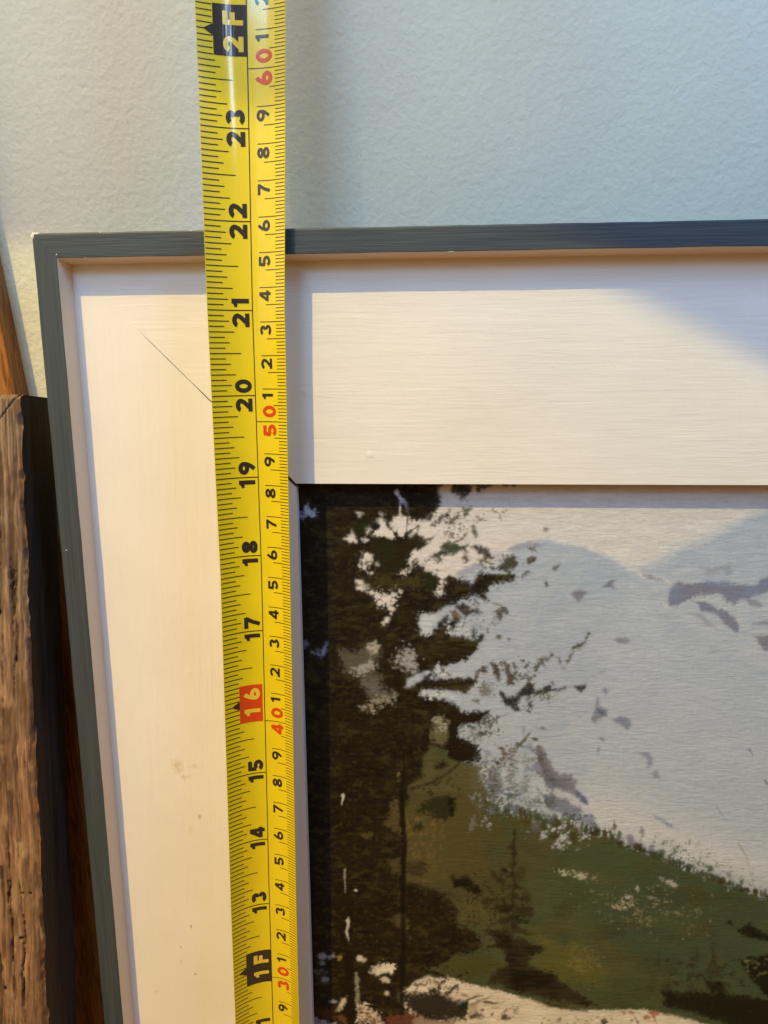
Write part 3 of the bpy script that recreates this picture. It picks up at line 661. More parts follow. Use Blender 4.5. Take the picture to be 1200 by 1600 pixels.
# olive light low in the trees
poly(E_((560, 190), (600, 60), (650, 20), (665, 120), (655, 240), (600, 235)), pc(82, 72, 40), 9, 3, 1.4, .9); poly(E_((585, 420), (655, 395), (665, 510), (625, 500)), pc(76, 68, 38), 4, 3, 1.4, .9)
poly(E_((600, 800), (630, 745), (690, 750), (715, 820), (700, 880), (750, 915), (660, 850)), pc(76, 70, 40), 5, 3, 1.4, .9); dab(575, 1306, 10, 5, 0, OLIVE2, 6, .8)
poly(E_((690, 60), (900, 0), (1200, 0), (1200, 500), (1000, 520), (850, 590), (700, 560), (690, 300)), pc(80, 72, 38), 9, 6, 3, .8)
poly(E_((780, 60), (860, 20), (960, 10), (1010, 50), (990, 130), (930, 185), (870, 140), (760, 110)), DGREEN, 8, 4, 1.3, .92); dab(653, 1292, 8, 8, 0, DGREEN, 6, .8)
poly(E_((700, 440), (780, 400), (850, 420), (830, 480), (780, 530), (720, 520)), FORD, 8, 4, 1.4, .75)
scatter(E_((690, 150), (930, 150), (960, 420), (850, 460), (700, 380)), 120, 1.6, [pc(104, 88, 48), pc(92, 70, 40), pc(118, 92, 52)], 90, 1.5, 2, .6)
# trunks
line(E_((665, 0), (690, 300), (675, 700), (680, 1000), (675, 1440)), 8, TREED, 3, .85, False); line(E_((700, 100), (705, 380)), 2.5, pc(92, 82, 50), 2, .6)
line([(632, 1170), (629, 1250)], 4, TREED, 2, .7, False); line([(636, 790), (637, 870), (634, 940)], 2.5, TREED, 1.5, .8, False)
line(E_((340, 1000), (330, 1440)), 14, TREE, 3, .9, False)
# leafy accents high in the pine
poly(A_((900, 480), (930, 430), (980, 418), (1040, 440), (1095, 440), (1060, 480), (1000, 505), (940, 510), (880, 535), (850, 530)), GREEN, 4, 3, 1.2, .95, DGREEN)
poly(A_((810, 640), (860, 625), (890, 650), (905, 690), (870, 720), (820, 715)), DGREEN, 5, 3, 1.2, .95); poly(A_((1105, 325), (1125, 320), (1142, 375), (1130, 415), (1110, 390)), GREEN, 3, 2, 1, .9)
poly(A_((1040, 210), (1105, 205), (1095, 240), (1060, 265)), pc(66, 76, 40), 5, 2, 1, .9)
poly(A_((940, 260), (1030, 255), (1020, 310), (960, 320)), OLIVE, 10, 3, 1.2, .9); poly(A_((840, 320), (900, 250), (960, 230), (950, 290), (880, 330)), TREE, 14, 3, 1.2, .9)
poly(A_((935, 350), (1000, 345), (1000, 400), (950, 400)), OLIVE2, 12, 3, 1.2, .8); line(A_((1000, 430), (1060, 400), (1085, 340)), 5, OLIVE2, 5, .8); line(A_((780, 440), (860, 400), (905, 355)), 4, OLIVE, 4, .8)
line(A_((755, 390), (785, 320)), 4, TREE, 3, .9); line(A_((640, 410), (640, 360)), 6, TREE2, 3, .9); line(A_((690, 390), (770, 330)), 7, TREE, 4, .9)
poly(A_((480, 420), (520, 395), (600, 400), (640, 430), (740, 400), (830, 430), (800, 470), (720, 480), (700, 560), (640, 640), (540, 620), (520, 570), (490, 520), (430, 470)), TREE2, 6, 4, 1.2, .95, DGREEN)
poly(A_((395, 610), (500, 630), (640, 640), (780, 620), (800, 700), (700, 720), (560, 720), (440, 700)), OLIVE, 12, 5, 1.2, .75); poly(A_((350, 330), (420, 290), (520, 300), (520, 340), (450, 350), (400, 400), (370, 360)), DGREEN, 7, 3, 1.2, .9)
dab(588, 822, 6, 6, 0, TREED, 3, .95); poly(A_((1050, 540), (1065, 480), (1090, 475), (1080, 530), (1110, 545), (1060, 560)), BROWN, 6, 2, 1, .8)
poly(A_((720, 550), (760, 530), (800, 560), (780, 600), (730, 600)), TREE2, 8, 3, 1.2, .9)
# boughs reaching into the light
poly(B_((235, 315), (270, 305), (350, 325), (380, 380), (410, 410), (340, 400), (280, 350)), TREE, 4, 2, 1, .95); poly(B_((270, 410), (340, 395), (370, 430), (300, 440)), OLIVE, 6, 2, 1, .9)
poly(B_((430, 450), (450, 400), (520, 365), (560, 390), (550, 450), (500, 485), (430, 480)), TREE2, 6, 3, 1, .95, OLIVE); poly(B_((190, 390), (210, 345), (230, 400), (200, 430)), BROWN, 4, 2, 1, .8)
poly(B_((615, 390), (650, 378), (680, 385), (660, 425), (620, 440)), OLIVE, 2, 2, 1, .95); poly(B_((590, 500), (620, 475), (648, 490), (610, 520)), OLIVE, 2, 2, 1, .9)
poly(B_((655, 290), (690, 288), (695, 305), (660, 305)), OLIVE2, 3, 1, 1, .9); poly(B_((615, 325), (670, 320), (685, 350), (640, 345)), OLIVE2, 3, 1, 1, .9)
poly(B_((780, 460), (845, 425), (820, 460), (805, 482)), pc(76, 72, 58), 2, 1, 1, .95); poly(B_((728, 560), (745, 545), (765, 580), (735, 590)), pc(80, 74, 68), 2, 1, 1, .95)
poly(B_((730, 190), (750, 180), (778, 200), (735, 215)), OLIVE2, 5, 1, 1, .8); line(B_((375, 60), (430, 100), (440, 150)), 3, OLIVE2, 4, .7); line(B_((440, 90), (505, 62)), 4, OLIVE2, 4, .8)
poly(B_((130, 715), (180, 690), (260, 740), (265, 755), (205, 795), (150, 750)), BROWN, 3, 2, 1, .95, TREE); poly(B_((95, 750), (130, 740), (180, 800), (160, 825), (110, 790)), BROWN, 3, 2, 1, .95, OLIVE); poly(B_((60, 790), (95, 775), (110, 810), (70, 840), (10, 870), (10, 830)), TREE2, 4, 2, 1, .95)
poly(B_((390, 770), (440, 720), (500, 745), (470, 780), (430, 835), (395, 815)), OLIVE, 9, 2, 1, .9); line(B_((385, 690), (445, 720)), 3, OLIVE2, 3, .7)
poly(B_((235, 900), (255, 850), (275, 900), (270, 945), (240, 940)), TREE2, 4, 2, 1, .95); dab(751, 997, 6, 5, 0, TREE, 4, .95); dab(779, 995, 4.5, 3.5, 0, pc(92, 84, 68), 2, .9); dab(795, 999, 3, 2.5, 0, pc(110, 100, 90), 2, .8)
poly(B_((0, 880), (100, 900), (200, 930), (290, 945), (280, 1000), (240, 1050), (0, 1050)), TREE2, 7, 4, 1, .95, OLIVE)
line(B_((910, 1005), (960, 985), (1000, 950), (1020, 905), (1058, 905)), 7, OLIVE2, 5, .9)
poly(D_((900, 155), (940, 150), (980, 90), (1010, 70), (1000, 120), (950, 170)), OLIVE, 5, 1, 1, .9); line(D_((1000, 75), (1020, 50), (1045, 60)), 3, OLIVE2, 2, .8)
line(D_((860, 260), (880, 200), (905, 185)), 6, OLIVE2, 6, .8); poly(D_((620, 275), (680, 210), (740, 190), (800, 215), (770, 220), (700, 250), (650, 310), (610, 320)), OLIVE, 12, 2, 1, .85); line(D_((790, 220), (830, 300), (860, 270)), 4, OLIVE2, 5, .6)
poly(D_((0, 370), (60, 350), (120, 390), (180, 370), (220, 310), (235, 340), (190, 420), (150, 470), (100, 475), (0, 460)), OLIVE, 5, 3, 1, .95, TREE2)
for p_ in (((235, 290), (255, 265), (290, 280), (290, 330), (250, 340)), ((305, 250), (330, 240), (360, 270), (395, 370), (370, 390), (320, 330)), ((385, 235), (410, 225), (440, 270), (485, 380), (480, 415), (420, 420), (410, 340))): poly(D_(*p_), TREE2, 4, 2, 1, .92, BROWN)
poly(D_((190, 310), (225, 300), (220, 350), (180, 390)), pc(92, 80, 50), 4, 2, 1, .9); poly(D_((250, 390), (330, 400), (330, 490), (270, 500), (180, 480)), OLIVE2, 16, 3, 1, .7)
poly(D_((355, 460), (380, 450), (430, 500), (490, 490), (540, 430), (590, 390), (620, 400), (640, 460), (700, 430), (745, 400), (770, 410), (760, 440), (800, 440), (900, 430), (800, 460), (680, 480), (620, 500), (560, 500), (520, 520), (500, 560), (545, 600), (490, 600), (420, 570), (380, 510)), TREED, 4, 2, 1, .97, TREE)
poly(D_((905, 425), (960, 420), (995, 410), (995, 440), (955, 470), (930, 450)), TREE2, 3, 1, 1, .95); poly(D_((560, 510), (630, 520), (620, 600), (570, 605)), TREE2, 12, 3, 1, .9); poly(D_((640, 480), (760, 470), (750, 540), (680, 540)), OLIVE2, 16, 3, 1, .7); poly(D_((505, 330), (620, 350), (610, 400), (540, 400)), OLIVE, 14, 3, 1, .8)
poly(D_((0, 540), (50, 540), (100, 600), (200, 620), (290, 600), (310, 640), (250, 660), (310, 690), (200, 700), (100, 700), (80, 780), (160, 810), (240, 880), (230, 970), (100, 970), (0, 930)), TREE, 6, 3, 1, .97, TREE2)
line(D_((330, 690), (360, 650), (440, 620)), 3, pc(120, 108, 84), 5, .7); poly(D_((100, 720), (240, 730), (250, 840), (150, 800)), pc(90, 80, 56), 18, 3, 1, .6); dab(744, 1096, 6, 4, 0, OLIVE2, 4, .8)
poly(D_((345, 850), (380, 850), (440, 890), (490, 900), (480, 940), (430, 940), (470, 1000), (410, 990), (370, 900)), OLIVE, 9, 2, 1, .92, BROWN); poly(D_((470, 840), (495, 825), (540, 860), (500, 880)), TREE2, 4, 2, 1, .9); line(D_((500, 860), (560, 800), (590, 760), (645, 725)), 5, OLIVE2, 3, .9); dab(836, 1155, 5, 3, 10, OLIVE, 2, .9); dab(848, 1138, 5, 2, 5, OLIVE2, 2, .8); poly(D_((405, 1010), (470, 1030), (440, 1050)), OLIVE2, 6, 1, 1, .8); poly(D_((310, 940), (375, 980), (360, 1000), (320, 970)), TREE2, 6, 2, 1, .85)
poly(D_((0, 1230), (40, 1230), (60, 1280), (30, 1380), (0, 1380)), TREED, 4, 3, 1, .9)
dab(690, 757, 30, 8, 0, TREE, 6, .0); poly([(704, 752), (740, 752), (735, 770), (722, 782), (708, 772)], TREE, 7, 3, 1.2, .95); poly([(735, 752), (775, 752), (765, 762), (745, 770)], TREE2, 8, 3, 1.2, .9); dab(790, 757, 9, 3, 0, TREE, 3, .95); dab(803, 757, 4, 3, 0, TREE, 3, .95)
# low left: pale stones, birch flecks, scrub
sk(E_((465, 1130), (520, 1060), (560, 1045), (620, 1060), (640, 1090), (620, 1125), (560, 1130), (500, 1150)), SNOW, 7); sk(E_((540, 1160), (570, 1148), (600, 1170), (560, 1180)), SNOW2, 3); dab(562, 1497, 5, 5, 0, SNOW2, 1.5); dab(568, 1500, 4, 3, 0, SNOW2, 2, .8); dab(605, 1552, 4, 3, 0, SNOW2, 2, .9); dab(604, 1531, 6, 4, 10, SNOW2, 3, .8)
sk(E_((375, 1120), (395, 1115), (410, 1300), (420, 1440), (395, 1440), (385, 1260)), pc(150, 142, 124), 4, .85, 1); sk(E_((390, 1320), (440, 1310), (500, 1340), (540, 1380), (560, 1440), (400, 1440)), pc(196, 180, 156), 10); scatter(E_((400, 1330), (500, 1350), (540, 1430), (410, 1430)), 40, 1.6, [pc(100, 64, 44)], 0, 1.4, 2, .7)
sk(E_((270, 1350), (300, 1290), (325, 1270), (330, 1310), (300, 1355)), SNOW2, 4); dab(521, 1565, 6, 3, 0, pc(150, 146, 140), 2, .8); dab(504, 1494, 7, 5, 0, pc(150, 146, 140), 4, .8); dab(517, 1495, 5, 3, -20, pc(150, 146, 140), 3, .8); dab(504, 1505, 5, 3, 0, pc(140, 136, 130), 4, .7); dab(508, 1530, 5, 4, 0, pc(140, 136, 130), 5, .7); dab(500, 1518, 8, 3, 0, pc(110, 104, 96), 6, .5)
line(E_((305, 0), (300, 70)), 5, pc(196, 188, 172), 1.5, .9); line(E_((318, 470), (312, 620)), 3, pc(170, 160, 140), 2, .7); line(E_((340, 770), (330, 860), (338, 920)), 5, pc(196, 188, 172), 2, .85); dab(556, 1391, 2.5, 2, 0, SNOW2, 1); dab(531, 1496, 3, 5, 30, pc(150, 132, 60), 3, .8)
poly(E_((110, 1300), (260, 1340), (270, 1430), (130, 1400)), pc(70, 40, 20), 10, 5, 2, .8); poly(E_((275, 1380), (330, 1380), (330, 1450), (275, 1450)), pc(110, 78, 40), 8, 4, 1.5, .7); sk(E_((100, 1390), (150, 1410), (250, 1440), (250, 1480), (100, 1480)), pc(150, 142, 140), 6)
poly([(600, 1590), (640, 1580), (720, 1592), (700, 1620), (600, 1620)], pc(110, 66, 46), 10, 4, 1.5, .7)
poly(E_((680, 1240), (740, 1220), (840, 1240), (880, 1210), (960, 1260), (1000, 1290), (1080, 1300), (1090, 1350), (1070, 1420), (900, 1430), (760, 1400), (690, 1330)), TREED, 7, 3, 1.2, .97, TREE); poly(E_((840, 1170), (900, 1150), (960, 1170), (900, 1230)), TREE2, 12, 3, 1, .8); poly(E_((690, 1235), (750, 1180), (800, 1190), (830, 1220), (770, 1240)), SNOW, 6, 2, 1, .9); poly(E_((725, 1250), (770, 1215), (790, 1240), (750, 1265)), OLIVE2, 6, 2, 1, .7)
line(E_((950, 1260), (1010, 1200), (1020, 1195), (1015, 1265)), 5, TREE2, 2, .9); line(E_((940, 1260), (965, 1215)), 4, TREE2, 2, .9); line(F_((250, 1300), (330, 1270), (380, 1260)), 6, BROWN, 3, .9); line(F_((290, 1330), (370, 1290), (440, 1270)), 5, pc(140, 122, 92), 3, .9); line(F_((380, 1300), (440, 1310), (510, 1305)), 5, BROWN, 2, .9); line(F_((240, 1255), (310, 1270)), 4, BROWN, 2, .8); line(F_((430, 1340), (525, 1345)), 3, pc(150, 132, 100), 2, .8); poly(F_((280, 1400), (310, 1375), (390, 1380), (370, 1410), (300, 1415)), FORD, 4, 2, 1, .95); poly(F_((290, 1320), (360, 1300), (370, 1370), (300, 1380)), pc(150, 130, 96), 12, 3, 1.2, .6); dab(725, 1572, 8, 9, 0, pc(30, 36, 28), 3, .95); line(F_((230, 1310), (280, 1290)), 3, pc(110, 112, 104), 2, .8); dab(790, 1590, 9, 4, -5, FORD, 4, .7)
line(F_((60, 1140), (120, 1135), (160, 1160), (100, 1180)), 7, TREE2, 5, .9)
# dry sprays of foliage round the bough ends
for k_, (x0, y0, x1, y1, c_, d_) in enumerate(((685, 775, 775, 850, OLIVE, .46), (640, 850, 720, 900, TREE2, .42), (735, 855, 835, 930, OLIVE, .44), (690, 945, 800, 1015, OLIVE2, .42), (700, 925, 770, 975, TREE2, .46),
        (735, 1015, 890, 1085, OLIVE, .43), (640, 1015, 720, 1100, TREE2, .45), (705, 1095, 805, 1175, TREE2, .46), (760, 1150, 830, 1215, OLIVE, .42), (540, 830, 650, 960, TREE2, .50), (560, 1000, 660, 1110, TREE, .48),
        (640, 1180, 740, 1300, FORD, .45), (660, 1300, 860, 1520, FORD, .42), (980, 1460, 1220, 1590, FORD, .42), (600, 1500, 760, 1560, TREE, .40), (720, 1560, 830, 1600, BROWN, .36))):
    speck(x0, y0, x1, y1, c_, d_, 0, .8, 2.0 + 0.5 * (k_ % 3), 30 + k_)
# specks of bare ground in the dark paint, and the overall drag of the brush
sp = (N2 > 0.93) & (vnoise(U / 1.9, V / 1.9, 11) > 0.72) & (N30 > 0.46)
dark = COL.mean(-1) < 0.06
COL[sp & dark] = COL[sp & dark] * 0.6 + pc(120, 104, 72) * 0.4
def blur(a):
    b = a.copy(); b[1:-1, 1:-1] = (4 * a[1:-1, 1:-1] + 2 * (a[:-2, 1:-1] + a[2:, 1:-1] + a[1:-1, :-2] + a[1:-1, 2:]) + a[:-2, :-2] + a[2:, 2:] + a[:-2, 2:] + a[2:, :-2]) / 16
    return b
k = (0.35 + 0.5 * sstep(0.35, 0.65, N30))[..., None]               # wet-in-wet: some passages blended, some crisp
COL = COL * (1 - k) + blur(blur(COL)) * k
COL *= (0.93 + 0.14 * (0.3 * NH + 0.4 * NWh + 0.3 * NWv))[..., None]
COL = np.clip(COL, 0.004, 0.85)
PZ = (-REC + 0.006 * (HGT - HGT.mean()) * 0.5 + 0.0022 * (NWh - 0.5) + 0.0016 * (NWv - 0.5))
o = grid_obj('painted_canvas', np.stack([GX, GY, PZ], -1)[::-1] * IN, M_CANVAS, pic, COL[::-1])
o['label'] = 'oil painting of dark pines before a snowy mountain and green wooded hill'

# ------------------------------------------------------------------ tape measure blade
tape = empty('tape_measure', 'yellow steel tape measure standing upright across the picture frame, inches left, centimetres right', 'tape measure', MF)
_kY = [-16, -10.4, -8.5, -3.87, -0.63, 2.6, 7]
_kc = [0.885, 0.885, 0.878, 0.852, 0.888, 0.975, 0.975]
_kx = [2.150, 2.213, 2.232, 2.306, 2.321, 2.384, 2.44]
_ks = [0.195, 0.195, 0.195, 0.195, 0.170, 0.115, 0.10]
def tp(u, s, off=0.0):
    """point on the blade: u 0..1 across (left to right), s = reading in inches, off = height above the printed face"""
    Y = -3.634 + (s - 18.0)
    c = np.interp(Y, _kY, _kc); x0 = np.interp(Y, _kY, _kx); sg = np.interp(Y, _kY, _ks)
    t = 2 * u - 1
    z = 0.308 + sg * t * t - 0.05 * t; dz = (2 * sg * t - 0.05) / (c / 2)
    l = math.sqrt(1 + dz * dz)
    return ((x0 + c / 2 * t - dz / l * off) * IN, Y * IN, (z + off / l) * IN)
S0, S1 = 8.0, 27.0
NU, NS_ = 28, 260
v = []; f = []; mi = []
for lay_ in (0.0, -0.006):
    for j in range(NS_ + 1):
        for i in range(NU + 1): v.append(tp(i / NU, S0 + (S1 - S0) * j / NS_, lay_))
NL = (NU + 1) * (NS_ + 1)
for j in range(NS_):
    for i in range(NU):
        a = j * (NU + 1) + i
        f.append((a, a + 1, a + NU + 2, a + NU + 1)); mi.append(0)
        f.append((NL + a, NL + a + NU + 1, NL + a + NU + 2, NL + a + 1)); mi.append(1)
for i in (0, NU):                               # the two thin edges, with vertices of their own so that they stay crisp
    b0 = len(v)
    for j in range(NS_ + 1): v.append(tp(i / NU, S0 + (S1 - S0) * j / NS_, 0.0)); v.append(tp(i / NU, S0 + (S1 - S0) * j / NS_, -0.006))
    for j in range(NS_):
        q = (b0 + 2 * j, b0 + 2 * j + 2, b0 + 2 * j + 3, b0 + 2 * j + 1); f.append(q if i == 0 else q[::-1]); mi.append(0)
blade = mesh_obj('blade', v, f, [M_TAPE, M_STEEL], tape, mi, smooth=True)
class Print:
    def __init__(s): s.v = []; s.f = []
    def quad_strip(s, left, right, off):
        """left/right: lists of (u, s)"""
        b = len(s.v)
        for l, r in zip(left, right): s.v.append(tp(*l, off)); s.v.append(tp(*r, off))
        for i in range(len(left) - 1): s.f.append((b + 2 * i, b + 2 * i + 1, b + 2 * i + 3, b + 2 * i + 2))
    def hline(s, u0, u1, sv, wd, off=0.0022, n=None):
        n = n or max(2, int(abs(u1 - u0) / 0.035) + 1)
        us = np.linspace(u0, u1, n + 1)
        s.quad_strip([(u, sv - wd / 2) for u in us], [(u, sv + wd / 2) for u in us], off)
    def rect(s, u0, u1, s0, s1, off):
        us = np.linspace(u0, u1, 12)
        s.quad_strip([(u, s0) for u in us], [(u, s1) for u in us], off)
    def build(s, name, mat, parent): return mesh_obj(name, s.v, s.f, mat, parent)
def arc(cx, cy, rx, ry, a0, a1, n=18):
    return [(cx + rx * math.cos(math.radians(a)), cy + ry * math.sin(math.radians(a))) for a in np.linspace(a0, a1, n)]
def dens(pts, st=0.06):
    o = [pts[0]]
    for p, q in zip(pts[:-1], pts[1:]):
        n = max(1, int(math.hypot(q[0] - p[0], q[1] - p[1]) / st))
        o += [(p[0] + (q[0] - p[0]) * k / n, p[1] + (q[1] - p[1]) * k / n) for k in range(1, n + 1)]
    return o
def glyph(ch, w):
    """centre lines of a bold sans numeral, unit height, width 0.78; each entry one ribbon"""
    h = w / 2; Wd = 0.78; cx = Wd / 2; rx = cx - h
    if ch == '0': return [arc(cx, 0.5, rx, 0.5 - h, 0, 360, 34)]
    if ch == '2': return [arc(cx, 0.70, rx, 0.30 - h, 172, -22, 20) + dens([(cx + rx * 0.86, 0.55), (h + 0.13, h + 0.06)])[1:], dens([(0.02, h), (Wd, h)])]
    if ch == '3': return [arc(cx - .02, 0.735, rx * 0.93, 0.265 - h * .98, 160, -78, 18), arc(cx, 0.285, rx, 0.285 - h, 78, -165, 22)]
    if ch == '4': return [dens([(0.56, 1.0), (0.56, 0.0)]), dens([(0.50, 0.93), (0.10, 0.30)]), dens([(0.01, 0.29), (Wd, 0.29)])]
    if ch == '5': return [dens([(0.70, 1 - h), (0.10, 1 - h)]), dens([(0.17, 0.98), (0.12, 0.46)]), arc(cx - .01, 0.325, rx, 0.325 - h, 138, -160, 24)]
    if ch == '6': return [arc(cx, 0.32, rx, 0.32 - h, 0, 360, 30), [(h, 0.34), (h + .02, 0.50), (h + .09, 0.68), (h + .20, 0.86), (h + .30, 0.97)]]
    if ch == '9': return [[(Wd - x, 1 - y) for x, y in r] for r in glyph('6', w)]
    if ch == '7': return [dens([(0.02, 1 - h), (0.76, 1 - h)]), dens([(0.70, 0.93), (0.44, 0.45), (0.30, 0.0)])]
    if ch == '8': return [arc(cx, 0.735, rx * 0.88, 0.265 - h, 0, 360, 28), arc(cx, 0.275, rx, 0.275 - h, 0, 360, 30)]
    if ch == 'F': return [dens([(h + .02, 0.0), (h + .02, 1.0)]), dens([(0.05, 1 - h), (0.70, 1 - h)]), dens([(0.05, 0.53), (0.64, 0.53)])]
def put_glyph(pr, ch, ub, s0, ht, width, chord, wt, off):
    """numeral turned on its side: baseline at u=ub, tops towards the left edge, reading upwards from s0"""
    toU = lambda x, y: (ub - y * ht / chord, s0 + x / 0.78 * width)
    if ch == '1':
        L = [(0.30, 0), (0.30, 0.25), (0.30, 0.5), (0.30, 0.66), (0.30, 0.84)]; bw = wt
        pr.quad_strip([toU(0.30, y) for y in (0, .2, .4, .6, .8, 1)], [toU(0.30 + bw, y) for y in (0, .2, .4, .6, .8, 1)], off)
        pr.quad_strip([toU(0.10, .68), toU(.22, .68), toU(0.31, .68)], [toU(.10, .84), toU(.22, .88), toU(.31, .99)], off)
        return
    for k, r in enumerate(glyph(ch, wt)):
        P = np.array(r); T = np.gradient(P, axis=0); T /= np.hypot(T[:, 0], T[:, 1])[:, None] + 1e-9
        if np.allclose(P[0], P[-1], atol=1e-6): T[0] = T[-1] = (T[0] + T[-1]) / np.hypot(*(T[0] + T[-1]))
        N = np.stack([-T[:, 1], T[:, 0]], 1) * wt / 2
        pr.quad_strip([toU(*q) for q in P + N], [toU(*q) for q in P - N], off + 0.0005 * k)
INCH_U, CH = 0.495, 0.885
tk = Print()
for n16 in range(int(S0 * 16) + 1, int(S1 * 16)):
    s = n16 / 16; k = n16 % 16
    ln = 0.54 if k == 0 else 0.37 if k == 8 else 0.295 if k % 4 == 0 else 0.235 if k % 2 == 0 else 0.18
    d = abs(s - round(s))
    if round(s) in (12, 16, 24) and d < 0.27: ln = min(ln, 0.16 if round(s) != 16 else 0.185)
    tk.hline(0.004, ln, s, 0.0115 if k else 0.012)
for mm in range(int(S0 * 25.4) + 2, int(S1 * 25.4)):
    s = mm / 25.4
    if mm % 100 == 0: u0 = 0.54
    elif mm % 10 == 0: u0 = 0.64
    elif mm % 5 == 0: u0 = 0.725 if (mm % 100) not in (5, 95) else 0.80
    else: u0 = 0.868
    tk.hline(u0, 0.997, s, 0.0088)
ss = np.linspace(S0, S1, 260)
tk.quad_strip([(0.533, a) for a in ss], [(0.546, a) for a in ss], 0.0014)
o = tk.build('scale_marks', M_INK, tape); o['kind'] = 'stuff'
for n in range(9, 27):
    if n in (12, 16, 24):
        red = n == 16; bx = Print()
        u0, u1 = (0.185, 0.508) if red else (0.168, 0.533)
        bx.rect(u0, u1, n - 0.255, n + 0.265, 0.0030)
        o = bx.build('number_box', M_RED if red else M_INK, tape)
        tr = Print(); tr.quad_strip([(u0 - .10, n), (u0, n - .06)], [(u0 - .10, n + .002), (u0, n + .06)], 0.0030); tr.build('pointer', M_INK, tape)
        t = Print(); a, b_ = ('1', '6') if red else (str(n // 12), 'F')
        put_glyph(t, a, u1 - .035, n - (0.215 if a == '2' else 0.185), 0.20, 0.16, CH, 0.25, 0.0042)
        put_glyph(t, b_, u1 - .035, n + 0.055, 0.20, 0.16, CH, 0.25, 0.0042)
        t.build('numeral', M_YEL, tape)
        continue
    t = Print(); a, b_ = (' ', str(n)) if n < 10 else str(n)
    if a != ' ': put_glyph(t, a, INCH_U, n - (0.195 if a != '1' else 0.150), 0.195, 0.160, CH, 0.255, 0.0030)
    put_glyph(t, b_, INCH_U, n + (0.035 if b_ != '1' else 0.02), 0.195, 0.160, CH, 0.255, 0.0030)
    t.build('numeral', M_INK, tape)
for c in range(22, 68):
    s = c / 2.54; t = Print()
    if c % 10 == 0:
        put_glyph(t, str(c // 10), 0.835, s - 0.175, 0.175, 0.145, CH, 0.235, 0.0030)
        put_glyph(t, '0', 0.835, s + 0.055, 0.175, 0.140, CH, 0.235, 0.0030)
        t.build('numeral', M_RED, tape)
    else:
        d = str(c % 10)
        put_glyph(t, d, 0.795, s - (0.157 if d != '1' else 0.137), 0.14, 0.122, CH, 0.215, 0.0030)
        t.build('numeral', M_INK, tape)


# ------------------------------------------------------------------ weathered slab leaning at the left
LA = math.radians(5.83)
def slab_pt(a, b, c):
    """a across (to the left negative), b down the slab from its top, c out of its face -> frame inches"""
    y0, z0 = -1.61, 0.18
    return (-0.70 + a, y0 - b * math.cos(LA) + c * math.sin(LA), z0 + b * math.sin(LA) + c * math.cos(LA))
slab = empty('wood_slab', 'rough weathered brown wood slab standing beside the left edge of the picture frame', 'wood slab', MF)
SL_W, SL_L, SL_T = 5.0, 20.3, 0.84
av = np.concatenate([np.linspace(-SL_W, -1.9, 24)[:-1], np.linspace(-1.9, 0, 150)])
bvv = np.concatenate([np.arange(0, 10.6, 0.016), np.linspace(10.6, SL_L, 80)[1:]])
AA, BB = np.meshgrid(av, bvv)
edge = 0.035 * (fbm(BB * 2.2, BB * 0 + 1.5, 3, 4) - 0.5) * 2 + 0.012 * (fbm(BB * 11, BB * 0, 9, 2) - 0.5)
x = AA + 0.07 * (fbm(BB * 0.35, AA * 0.7, 12, 3) - 0.5) * 2 + 0.012 * BB
g1 = fbm(x * 9.0, BB * 0.42, 21, 4); g2 = fbm(x * 48.0, BB * 1.6, 25, 3); g3 = fbm(AA * 6, BB * 3, 31, 4); g4 = fbm(AA * 30, BB * 6, 35, 3)
g5 = fbm(x * 90.0, BB * 4.0, 45, 2); g6 = fbm(AA * 22, BB * 3.5, 47, 4)
ring = 0.5 + 0.5 * np.sin(2 * math.pi * (x * 5.2 + 1.6 * g1 + 0.5 * g3))
crack = sstep(0.975, 0.998, ring) * sstep(0.44, 0.58, fbm(AA * 2.2, BB * 0.5, 41, 3))
worn = sstep(0.42, 0.60, g3) * sstep(1.8, 4.0, BB)
pit = 0.35 * sstep(0.62, 0.74, g4) * worn
holes = np.zeros_like(AA)
hr = np.random.default_rng(4)
for k in range(14):
    ha, hb = -1.2 * hr.random() - 0.04, 2.0 + 7.6 * hr.random(); r = 0.014 + 0.018 * hr.random()
    holes = np.maximum(holes, sstep(r, r * 0.45, np.hypot(AA - ha, (BB - hb) * 0.8)))
cz = -0.010 * ring ** 3 - 0.045 * crack + 0.035 * (g3 - 0.5) + 0.014 * (g2 - 0.5) + 0.012 * (g5 - 0.5) + 0.012 * (g6 - .5) * worn - 0.02 * pit - 0.05 * holes
rnd = sstep(-0.05, 0.0, AA); cz = cz - 0.04 * rnd * rnd - 0.06 * rnd * sstep(0.5, 0.75, fbm(BB * 3, AA * 0 + 2, 51, 3))
cz = cz - 0.05 * sstep(0.05, 0.0, BB)
split = sstep(0.012, 0.003, np.abs((BB - 0.02) - (-AA - 0.02) * 1.2)) * (BB < 0.34) * (AA > -.30); cz -= 0.06 * split
c_lo, c_hi, c_gr, c_or = np.array([.078, .042, .024]), np.array([.31, .180, .100]), np.array([.27, .20, .14]), np.array([.40, .19, .06])
m = np.clip(0.45 * (1 - ring ** 2) + 0.8 * (g1 - 0.35) + 1.3 * (g2 - 0.5) + 0.9 * (g5 - .5), 0, 1)[..., None]
CW = c_lo * (1 - m) + c_hi * m
gy = (sstep(5.5, 2.0, BB) * (0.3 + 0.6 * sstep(0.4, 0.6, g2)))[..., None]; CW = CW * (1 - gy) + (c_gr * (0.35 + 0.85 * m)) * gy
ow = (worn * sstep(0.46, 0.62, fbm(AA * 16, BB * 2.2, 61, 4)) * 0.7)[..., None]; CW = CW * (1 - ow) + np.array([.36, .235, .125]) * (0.55 + 0.9 * g6[..., None]) * ow
dk = (sstep(0.52, 0.68, fbm(AA * 5, BB * 1.3, 67, 3)) * 0.5)[..., None]; CW = CW * (1 - dk) + c_lo * dk
